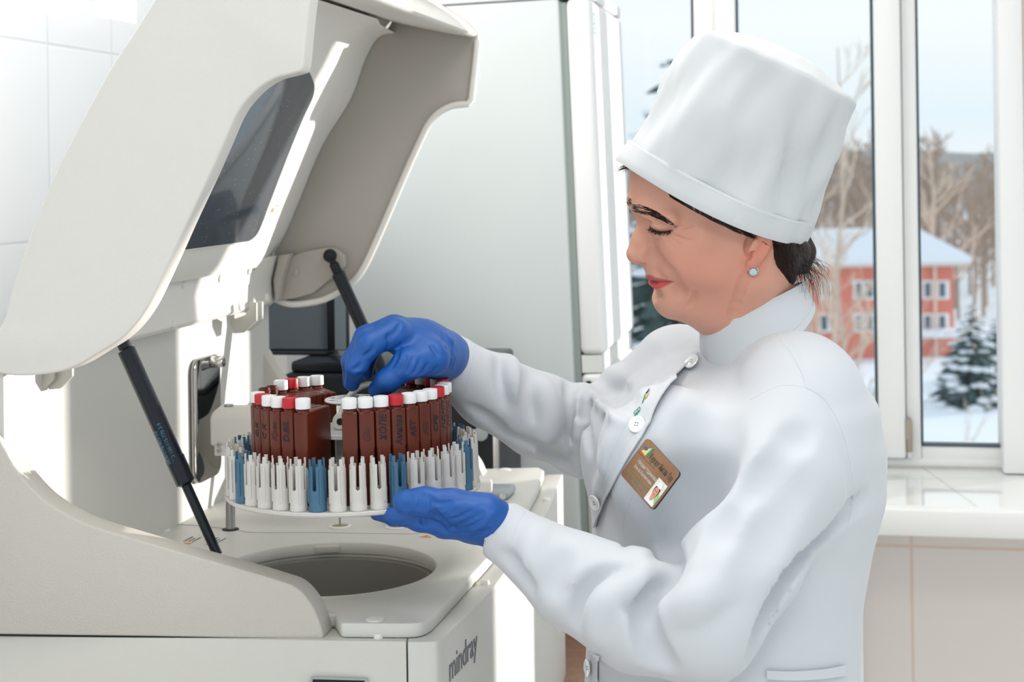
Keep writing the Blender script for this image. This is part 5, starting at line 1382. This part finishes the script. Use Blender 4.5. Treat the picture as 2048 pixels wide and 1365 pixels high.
def coat_trim():
    R_ = [(1400, 712), (1366, 752), (1326, 806), (1298, 858), (1266, 906), (1234, 962), (1214, 1012), (1200, 1058)]
    L_ = [(1376, 704), (1330, 742), (1284, 800), (1254, 850), (1232, 890), (1214, 945), (1202, 1000), (1191, 1054)]
    pl = patch('placket', L_, R_, MATS['cloth'], .0015, lambda x, y: .004 + .007 * math.exp(-((y - 785) / 60) ** 2) + .006 * math.exp(-((y - 1060) / 60) ** 2))
    patch('placket_lower', [(1182, 1308), (1181, 1336), (1180, 1364)], [(1200, 1308), (1199, 1336), (1199, 1364)], MATS['cloth'], .001, .004)
    pk = patch('pocket_welt', [(1532, 1340), (1580, 1342), (1640, 1338), (1686, 1330)], [(1532, 1357), (1580, 1360), (1640, 1357), (1686, 1350)], MATS['cloth'], .003, .003)
    bt = mat('button_pearl', (.80, .82, .82), .18, coat=.4); rim = mat('button_edge', (.35, .34, .33), .25, metal=.6)
    for x, y in ((1388, 732), (1276, 854), (1196, 1002), (1184, 1336)):
        for s_ in range(12):
            h, n = on_coat(x + 2 * s_, y, .004 if y != 732 else .005)
            if h is not None: break
        if h is None: continue
        n = (n + (FW * .5)).normalized()
        bm = bmesh.new(); lathe(bm, h, n, [(.0005, 0), (.0080, 0), (.0092, .0012), (.0093, .0022), (.0085, .0030), (.0070, .0027), (.0060, .0022), (.0005, .0021)], 32); b = obj('button', bm, bt, COAT)
        bm = bmesh.new(); lathe(bm, h + n * .0002, n, [(.0086, .0), (.00945, .0008), (.00945, .0013), (.0086, .0016)], 32); obj('button_rim', bm, rim, b)
        X, Y, _ = frame_of(n); bm = bmesh.new()
        for i in range(4): lathe(bm, h + n * .0022 + X * (.0014 * (1 if i % 2 else -1)) + Y * (.0014 * (1 if i < 2 else -1)), n, [(.0006, 0), (.0006, .0002), (.0001, .0002)], 8)
        obj('button_hole', bm, MATS['black_plastic'], b)
    # embroidered emblem on the placket: a drop of green, yellow and blue over green lettering
    def motif(name, pts, m, lift=.0022):
        P = []
        for x, y in pts:
            h, n = cast(bvp, x, y)
            if h is None: h, n = on_coat(x, y, 0)
            if h is None: return
            if n.dot(_C - h) < 0: n = -n
            P.append(h + n * .0011)
        bm = bmesh.new(); f_ = bm.faces.new([bm.verts.new(p) for p in P]); r = bmesh.ops.solidify(bm, geom=[f_], thickness=.0004); obj(name, bm, m, pl)
    bvp = bvh_of(pl)
    g, ye, bl = mat('thread_green', (.02, .30, .16), .7), mat('thread_yellow', (.85, .55, .16), .7), mat('thread_blue', (.01, .13, .33), .7)
    Zp = lambda x, y: (1240 + x / 9.75, 740 + y / 9.75)
    motif('emblem_leaf', [Zp(430, 685), Zp(465, 580), Zp(480, 500), Zp(500, 475), Zp(490, 560), Zp(460, 620), Zp(485, 600)], g)
    motif('emblem_sun', [Zp(468, 605), Zp(495, 550), Zp(505, 485), Zp(540, 480), Zp(575, 430), Zp(600, 385), Zp(570, 470), Zp(520, 560)], ye)
    motif('emblem_wave', [Zp(500, 470), Zp(530, 440), Zp(528, 405), Zp(545, 430), Zp(560, 385), Zp(578, 385), Zp(565, 430), Zp(530, 485)], bl)
    for k, l in enumerate(([(285, 870), (275, 850), (300, 810), (330, 800)], [(330, 800), (345, 770), (395, 730)], [(275, 915), (390, 800), (395, 735)], [(285, 875), (330, 850), (375, 795)], [(270, 960), (285, 920), (350, 860)])):
        bm = bmesh.new(); P = []
        for x, y in pxspline([Zp(*p) for p in l], 3):
            h, n = cast(bvp, x, y)
            if h is not None: P.append(h + (n if n.dot(_C - h) > 0 else -n) * .0007)
        if len(P) > 1: tube(bm, P, .0004, 5); obj('emblem_script', bm, g, pl)
        else: bm.free()
coat_trim()
def seams():
    def seam(name, pts, r=.0008):
        P_ = []
        for x, y in pxspline(pts, 6):
            h, n = on_coat(x, y, -r * .25)
            if h is not None: P_.append(h)
        if len(P_) > 2:
            bm = bmesh.new(); tube(bm, P_, r, 6); obj(name, bm, MATS['cloth'], COAT)
    seam('sleeve_seam', [(1612, 775), (1650, 800), (1684, 862), (1702, 940), (1706, 1000), (1694, 1060)])
    seam('shoulder_seam', [(1552, 668), (1580, 705), (1603, 745), (1612, 775)])
    seam('yoke_seam', [(1612, 775), (1560, 772), (1500, 800)], .0005)
    seam('front_seam', [(1268, 985), (1248, 1040), (1248, 1075)], .0006)
    seam('back_seam', [(1700, 1010), (1715, 990), (1740, 940)], .0006)
    seam('cuff_seam', [(1052, 1020), (1030, 1062), (1020, 1105)], .0005)
    seam('cuff_seam', [(948, 700), (940, 745), (930, 790)], .0005)
seams()
def earring():
    h = H(1504, 536, 118); e = thing('earring', None, None, h); e.parent = PER; e.matrix_parent_inverse = Matrix.Translation(PER.location).inverted(); 
    n = (HL * .9 + HF * .2).normalized(); dn = -HUP; sd = n.cross(dn)
    sv = mat('silver', (.45, .46, .48), .22, metal=1); cr = mat('crystal', (.55, .62, .68), .04, metal=.85)
    c = h + dn * .0035 + n * .002
    bm = bmesh.new(); lathe(bm, c, n, [(.0058, -.001), (.0062, .0004), (.0050, .0016)], 20); obj('setting', bm, sv, e)
    bm = bmesh.new(); lathe(bm, c + n * .0006, n, [(.0010, -.001), (.0053, .0004), (.0040, .0026), (.0020, .0030), (.0003, .0030)], 9); o = obj('crystal', bm, cr, e, sharp=10)
    for k, (a, L) in enumerate(((-35, .0065), (0, .0075), (38, .006), (75, .005))):
        d = (-dn * math.cos(R(a)) + sd * math.sin(R(a))).normalized(); p = c - dn * .0045 + n * .0008
        bm = bmesh.new(); bmesh.ops.create_icosphere(bm, subdivisions=2, radius=1); s2 = n.cross(d)
        for v in bm.verts: v.co = p + d * (v.co.x * L * .5 + L * .3) + s2 * v.co.y * .0014 + n * v.co.z * .0010
        obj('leaf', bm, sv, e)
    for k in range(6):
        a = 2 * math.pi * k / 6; bm = bmesh.new(); p = c + (dn * math.cos(a) + sd * math.sin(a)) * .0056; tube(bm, [p, p + n * .0026 - (p - c) * .12], .0005, 6); obj('prong', bm, sv, e)
earring()
def badge():
    h, nn_ = on_coat(1300, 948, 0)
    dc = (h - _C).dot(_R3 @ Vector((0, 0, -1))) - .024 if h is not None else 1.66
    k = dc * PX; c = W(1300, 948, dc); vx, vd = _R3 @ Vector((1, 0, 0)), _R3 @ Vector((0, 0, -1)); vy = _R3 @ Vector((0, -1, 0))
    e1 = (vx * 57.5 + vy * 55 - vd * 92) * k; e2 = (vx * -54 + vy * 76 + vd * 11.4) * k
    X = e1.normalized(); Y = -(e2 - X * e2.dot(X)).normalized(); N = X.cross(Y)
    w, h_ = e1.length, e2.length
    t = thing('name_badge', 'bronze coloured name badge with a small portrait pinned on the white coat', 'badge', c)
    P = lambda u, v, z=0.: c + X * (u * w) + Y * (v * h_) + N * z
    def rrect(bm, u0, u1, v0, v1, r, z0, z1):
        pts = []; rx, ry = r / w, r / h_
        for (cu, cv, a0) in ((u1 - rx, v1 - ry, 0), (u0 + rx, v1 - ry, 90), (u0 + rx, v0 + ry, 180), (u1 - rx, v0 + ry, 270)):
            for q_ in range(5): a = R(a0 + 22.5 * q_); pts.append(P(cu + rx * math.cos(a), cv + ry * math.sin(a), z0))
        prism(bm, pts, N * (z1 - z0))
    bz = mat('bronze', (.40, .22, .115), .35, metal=.35, noise=.75, nscale=26, col2=(.15, .07, .035))
    bm = bmesh.new(); rrect(bm, -.5, .5, -.5, .5, .004, -.0022, -.0004); obj('backing', bm, MATS['black_plastic'], t)
    bm = bmesh.new(); rrect(bm, -.5, .5, -.5, .5, .004, -.0003, .0006); obj('plate', bm, bz, t, bevel=.0002)
    bm = bmesh.new(); box(bm, c - N * .0080, X * w * .2, Y * .003, N * .0055); obj('pin_clip', bm, MATS['steel'], t)
    dk, lt, gr = mat('badge_ink', (.05, .06, .045), .5), mat('badge_light', (.52, .56, .50), .5), mat('badge_green', (.22, .30, .20), .5)
    def fit(name, s, u, v, u2, m, size):
        o = text(name, s, m, t, P(u, v, .0008), X, Y, size * h_, .00015); co = [ve.co for ve in o.data.vertices]; xs = [(p - c).dot(X) for p in co]; x0 = min(xs); k_ = (u2 - u) * w / (max(xs) - x0)
        for ve in o.data.vertices: ve.co += X * (((ve.co - c).dot(X) - x0) * (k_ - 1))
    fit('title_text', 'Курорт Янган-Тау', -.22, .21, .44, dk, .20)
    fit('name_text', 'Низаметдинова', -.36, -.03, .19, lt, .13)
    fit('name_text', 'Эльза Калимовна', -.36, -.16, .16, lt, .11)
    fit('job_text', 'Биохимический лаборант', -.40, -.33, .18, gr, .085)
    fit('job_text', 'Лаборатория', -.22, -.43, .06, gr, .08)
    def poly(name, uv, m, z=.0007):
        bm = bmesh.new(); prism(bm, [P(u, v, z) for u, v in uv], N * .0001); return obj(name, bm, m, t)
    poly('emblem', [(-.43, .21), (-.30, .19), (-.27, .43)], mat('thread_yellow', 0)); poly('emblem', [(-.30, .18), (-.25, .20), (-.23, .45), (-.27, .44)], mat('thread_green', 0), .0009); poly('emblem', [(-.44, .30), (-.38, .36), (-.32, .33), (-.36, .27)], mat('thread_blue', 0), .0009)
    poly('rule', [(-.46, .135), (.02, .135), (.02, .148), (-.46, .148)], mat('badge_brown', (.12, .06, .035), .5))
    ph = poly('portrait', [(.21, -.46), (.46, -.46), (.46, .10), (.21, .10)], mat('portrait_back', (.66, .68, .60), .4))
    def ellp(name, u, v, ru, rv, m, z, a0=0, a1=360): 
        bm = bmesh.new(); prism(bm, [P(u + ru * math.cos(R(a0 + (a1 - a0) * k_ / 20)), v + rv * math.sin(R(a0 + (a1 - a0) * k_ / 20)), z) for k_ in range(20 if a1 - a0 == 360 else 21)], N * .0001); obj(name, bm, m, t)
    ellp('portrait_green', .42, -.30, .04, .15, mat('portrait_green', (.25, .50, .20), .4), .00085)
    ellp('portrait_coat', .335, -.46, .115, .16, mat('portrait_white', (.75, .75, .76), .4), .0009, 0, 180); ellp('portrait_neck', .335, -.30, .04, .09, MATS.get('portrait_skin') or mat('portrait_skin', (.62, .27, .19), .4), .00105)
    ellp('portrait_hair', .335, -.145, .068, .155, MATS['hair'], .0010); ellp('portrait_face', .335, -.175, .055, .125, MATS['portrait_skin'], .00115); ellp('portrait_cap', .335, -.06, .07, .13, MATS['portrait_white'], .0012, 0, 180)
    ellp('portrait_mouth', .335, -.235, .018, .008, MATS['cap_red'], .0013)
    for s_ in (-1, 1): ellp('portrait_eye', .335 + s_ * .022, -.15, .012, .008, MATS['ink'], .0013)
badge()
# ================================================================== outside the window
def outdoors():
    GZ = -11.0
    bm = bmesh.new(); n = 40; g = []
    from mathutils import noise
    rows = []
    for i in range(n + 1):
        y = 12 + (i / n) ** 1.8 * 330
        rows.append([Vector((-60 + j * 6.0 * (1 + i / n), y, GZ + noise.noise(Vector((j * .35, y * .04, 0))) * .5 + max(0, y - 110) * .02)) for j in range(n + 1)])
    ring_loft(bm, rows, close=False); o = obj('snow_ground', bm, MATS['snow'], None); o['kind'] = 'structure'; o['label'] = 'snow covered ground outside the window'
    bm = bmesh.new(); rows = []
    for z in (GZ - 2, None):
        rows.append([Vector((-90 + k * 8, 330 + 5 * math.sin(k), (z if z is not None else W(1900, 300 + 5 * math.sin(k * .6) + 3 * math.sin(k * 1.7), 330).z))) for k in range(45)])
    rows.append([p + Vector((0, 60, -6)) for p in rows[1]])
    ring_loft(bm, rows, close=False); o = obj('distant_hill', bm, mat('hill_grey', (.56, .53, .50), .9, noise=.3, nscale=.3), None); o['kind'] = 'structure'; o['label'] = 'pale wooded hill on the horizon'
    # ---- red house
    D = 104; k = D * PX
    x0, x1 = W(1560, 600, D).x, W(1907, 600, D).x; zt, zb = W(1900, 524, D).z, GZ - .1; dep = 9.
    t = thing('brick_house', 'red brick house with a snow covered hip roof seen through the window', 'house', ((x0 + x1) / 2, D + dep / 2, GZ))
    red = mat('brick_red', (.80, .25, .18), .8, noise=.15, nscale=3)
    bm = bmesh.new(); wbox(bm, x0, x1, D, D + dep, zb, zt); obj('wall', bm, red, t)
    zr = W(1880, 472, D).z; ov = .95
    ev = [Vector((x0 - ov, D - ov, zt)), Vector((x1 + ov, D - ov, zt)), Vector((x1 + ov, D + dep + ov, zt)), Vector((x0 - ov, D + dep + ov, zt))]
    rg = [Vector((x0 + 3.5, D + dep / 2, zr)), Vector((x1 - 1.2, D + dep / 2, zr))]
    bm = bmesh.new(); vs = [bm.verts.new(p) for p in ev]; vt = [bm.verts.new(p + Z * .38) for p in ev]; r0, r1 = [bm.verts.new(p + Z * .4) for p in rg]
    for i in range(4): bm.faces.new((vs[i], vs[(i + 1) % 4], vt[(i + 1) % 4], vt[i]))
    bm.faces.new(vs[::-1]); bm.faces.new((vt[0], vt[1], r1, r0)); bm.faces.new((vt[1], vt[2], r1)); bm.faces.new((vt[2], vt[3], r0, r1)); bm.faces.new((vt[3], vt[0], r0))
    bmesh.ops.recalc_face_normals(bm, faces=bm.faces[:]); obj('snow_roof', bm, MATS['snow'], t)
    bm = bmesh.new(); wbox(bm, x0 - ov + .1, x1 + ov - .1, D - ov + .1, D + dep + ov - .1, zt - .22, zt - .01); obj('eaves', bm, mat('eaves_cream', (.72, .66, .58), .7), t)
    wf = mat('frame_white', (.86, .85, .84), .6); wg = mat('far_glass', (.10, .14, .18), .15)
    for wx in (1600, 1650, 1718, 1741, 1857, 1886):
        for wy in (580, 646):
            c = W(wx, wy, D); 
            bm = bmesh.new(); wbox(bm, c.x - .40, c.x + .40, D - .08, D - .01, c.z - .62, c.z + .62); w = obj('window', bm, wf, t)
            bm = bmesh.new(); wbox(bm, c.x - .26, c.x + .12, D - .10, D - .085, c.z - .46, c.z + .46); obj('pane', bm, wg, w)
    c = W(1869, 600, D); bm = bmesh.new(); tube(bm, [Vector((c.x, D - .15, zt - .2)), Vector((c.x, D - .15, zb))], .13, 8); obj('downpipe', bm, mat('pipe_pink', (.85, .60, .50), .5), t)
    c = W(1868, 672, D); bm = bmesh.new(); wbox(bm, c.x - 1.2, c.x + 1.3, D - 1.6, D - .05, c.z, c.z + .5); obj('porch_roof', bm, MATS['snow'], t, bevel=.12)
    # ---- bare trees
    bark = mat('far_bark', (.40, .31, .245), .9); birch = mat('birch_bark', (.60, .49, .40), .8)
    def bare(seed, h, spread, tr, lev=3, twig=.03):
        rnd = random.Random(seed); tb, bb = bmesh.new(), bmesh.new()
        pts = [Vector((rnd.uniform(-.15, .15) * i * .25, rnd.uniform(-.15, .15) * i * .25, h * i / 7)) for i in range(8)]
        tube(tb, pts, [tr * (1 - .85 * i / 7) for i in range(8)], 6)
        def br(p, d, L, r, l):
            a = p + d * L * .5 + Vector((rnd.uniform(-1, 1), rnd.uniform(-1, 1), rnd.uniform(0, 1))) * L * .06; e = a + (d + Z * .25).normalized() * L * .5
            tube(bb, [p, a, e], [r, r * .75, r * .4], 4)
            if l:
                for s_ in range(3):
                    q_ = p.lerp(a, .6) if s_ == 0 else (a.lerp(e, .2) if s_ == 1 else a.lerp(e, .8))
                    dd = (d + Vector((rnd.uniform(-1, 1), rnd.uniform(-1, 1), rnd.uniform(-.2, .8))) * .7).normalized(); br(q_, dd, L * rnd.uniform(.45, .7), max(r * .55, twig), l - 1)
        for i in range(15):
            u = .22 + .76 * i / 15; f_ = u * 7; p = pts[int(f_)].lerp(pts[min(int(f_) + 1, 7)], f_ % 1); a = rnd.uniform(0, 6.28)
            d = Vector((math.cos(a), math.sin(a), rnd.uniform(.5, 1.1))).normalized(); br(p, d, spread * (1.15 - u) * rnd.uniform(.7, 1.1) + .3, tr * (.45 - .25 * u), lev - 1)
        return tb, bb
    def tree_thing(nm, label, cat, bms, m, loc, group=None):
        t = thing(nm, label, cat, loc, group)
        for n_, b in bms: 
            o = obj(n_, b, m, None); o.parent = t
        return t
    protos = []
    for s_ in range(4):
        protos.append(tree_thing('bare_tree', 'bare brown tree of the blurred winter forest on the slope', 'tree', list(zip(('trunk', 'branches'), bare(20 + s_, 13, 3.6, .18, 3, .045))), bark, (0, 0, 0), 'bare forest trees beyond the house'))
    rnd = random.Random(11); used = [False] * 4
    for i in range(112):
        px = rnd.uniform(1490, 2015) if 14 < i < 84 else (rnd.uniform(1235, 1330) if i < 84 else rnd.choice((rnd.uniform(2015, 2600), rnd.uniform(700, 1235)))); d = rnd.uniform(122, 185)
        k_ = i % 4; t = protos[k_] if not used[k_] else copy_tree(protos[k_]); used[k_] = True
        t.location = W(px, 500, d).x, d, GZ + max(0, d - 110) * .02 - .2; t.rotation_euler.z = rnd.uniform(0, 6.28); s_ = rnd.uniform(.85, 1.12) * (d / 150) ** .3; t.scale = (s_, s_, s_)
    for px, top, d, lab, sd, sp in ((1668, 95, 46, 'tall pale birch with thin bare branches just right of the white cap', 3, 3.6), (1861, 285, 118, 'pale birch rising behind the roof of the red house', 5, 5.0), (1690, 500, 40, 'low bare frosty bush in front of the red house behind the collar', 8, 3.4), (1612, 300, 60, 'slim pale birch close behind the rear of the cap', 9, 3.)):
        c = W(px, top, d); h = c.z - GZ
        tree_thing('birch_tree' if 'birch' in lab else 'bare_bush', lab, 'tree' if 'birch' in lab else 'bush', list(zip(('trunk', 'branches'), bare(sd, h, sp, .13 if d < 100 else .30, 4 if d < 100 else 3, .010 if d < 100 else .045))), birch, (c.x, d, GZ))
    # ---- spruces with snow
    needle = mat('spruce_needle', (.055, .10, .10), .8); snow = MATS['snow']; sb = mat('spruce_bark', (.16, .11, .08), .9)
    def spruce(px, top, d, rad, label, seed, tiers, ex=.85):
        rnd = random.Random(seed); c = W(px, top, d); h = c.z - GZ
        t = thing('spruce_tree', label, 'tree', (c.x, d, GZ)); base = Vector((c.x, d, GZ))
        bm = bmesh.new(); tube(bm, [base, base + Z * h * .96], [rad * .07, .02], 8); obj('trunk', bm, sb, t)
        nb, sb_ = bmesh.new(), bmesh.new()
        for i in range(tiers):
            u = (i + .3) / tiers; z = h * (.06 + .93 * u); R_ = rad * (1 - u) ** ex + .12
            m = max(5, int(13 * (1 - u) + 4))
            for j in range(m):
                a = 6.283 * j / m + rnd.uniform(-.25, .25); d_ = Vector((math.cos(a), math.sin(a), 0)); L = R_ * rnd.uniform(.75, 1.1)
                p0 = base + Z * z; pts = [p0 + d_ * (L * s_) + Z * (-.10 * L * s_ - .22 * L * s_ * s_ + .12 * L * max(0, s_ - .7)) for s_ in (0.05, .35, .7, 1)]
                tube(nb, pts, [.05 * L + .03, .10 * L + .03, .085 * L + .02, .015], 5)
                sd = d_.cross(Z)
                for q_ in range(5):
                    s_ = .35 + .13 * q_; p = pts[1].lerp(pts[3], (s_ - .35) / .65); w = L * .20 * (1.1 - s_ * .7)
                    for sg in (1, -1): tube(nb, [p, p + (sd * sg * .8 + d_ * .5 - Z * .25) * w * 1.4], [.045 * L + .01, .008], 4)
                if rnd.random() < .8:
                    p = pts[1].lerp(pts[3], rnd.uniform(.25, .8)) + Z * (.08 * L); r = L * rnd.uniform(.10, .20) + .05
                    ret = bmesh.ops.create_icosphere(sb_, subdivisions=1, radius=1)
                    for v in ret['verts']: v.co = p + d_ * v.co.x * r * 1.5 + sd * v.co.y * r + Z * v.co.z * r * .5
        obj('needles', nb, needle, t); obj('snow_caps', sb_, snow, t, sharp=80)
    spruce(1345, 80, 40, 3.3, 'large snowy spruce filling the left pane beside the white cap', 1, 26, .62)
    spruce(1942, 600, 82, 2.3, 'snow laden spruce in front of the red house in the right pane', 2, 14)
    spruce(2000, 620, 92, 2.0, 'second snowy spruce half hidden by the right window reveal', 3, 13)
    spruce(1290, 420, 62, 3.2, 'smaller snowy spruce low in the left pane by the fridge', 4, 18)
outdoors()
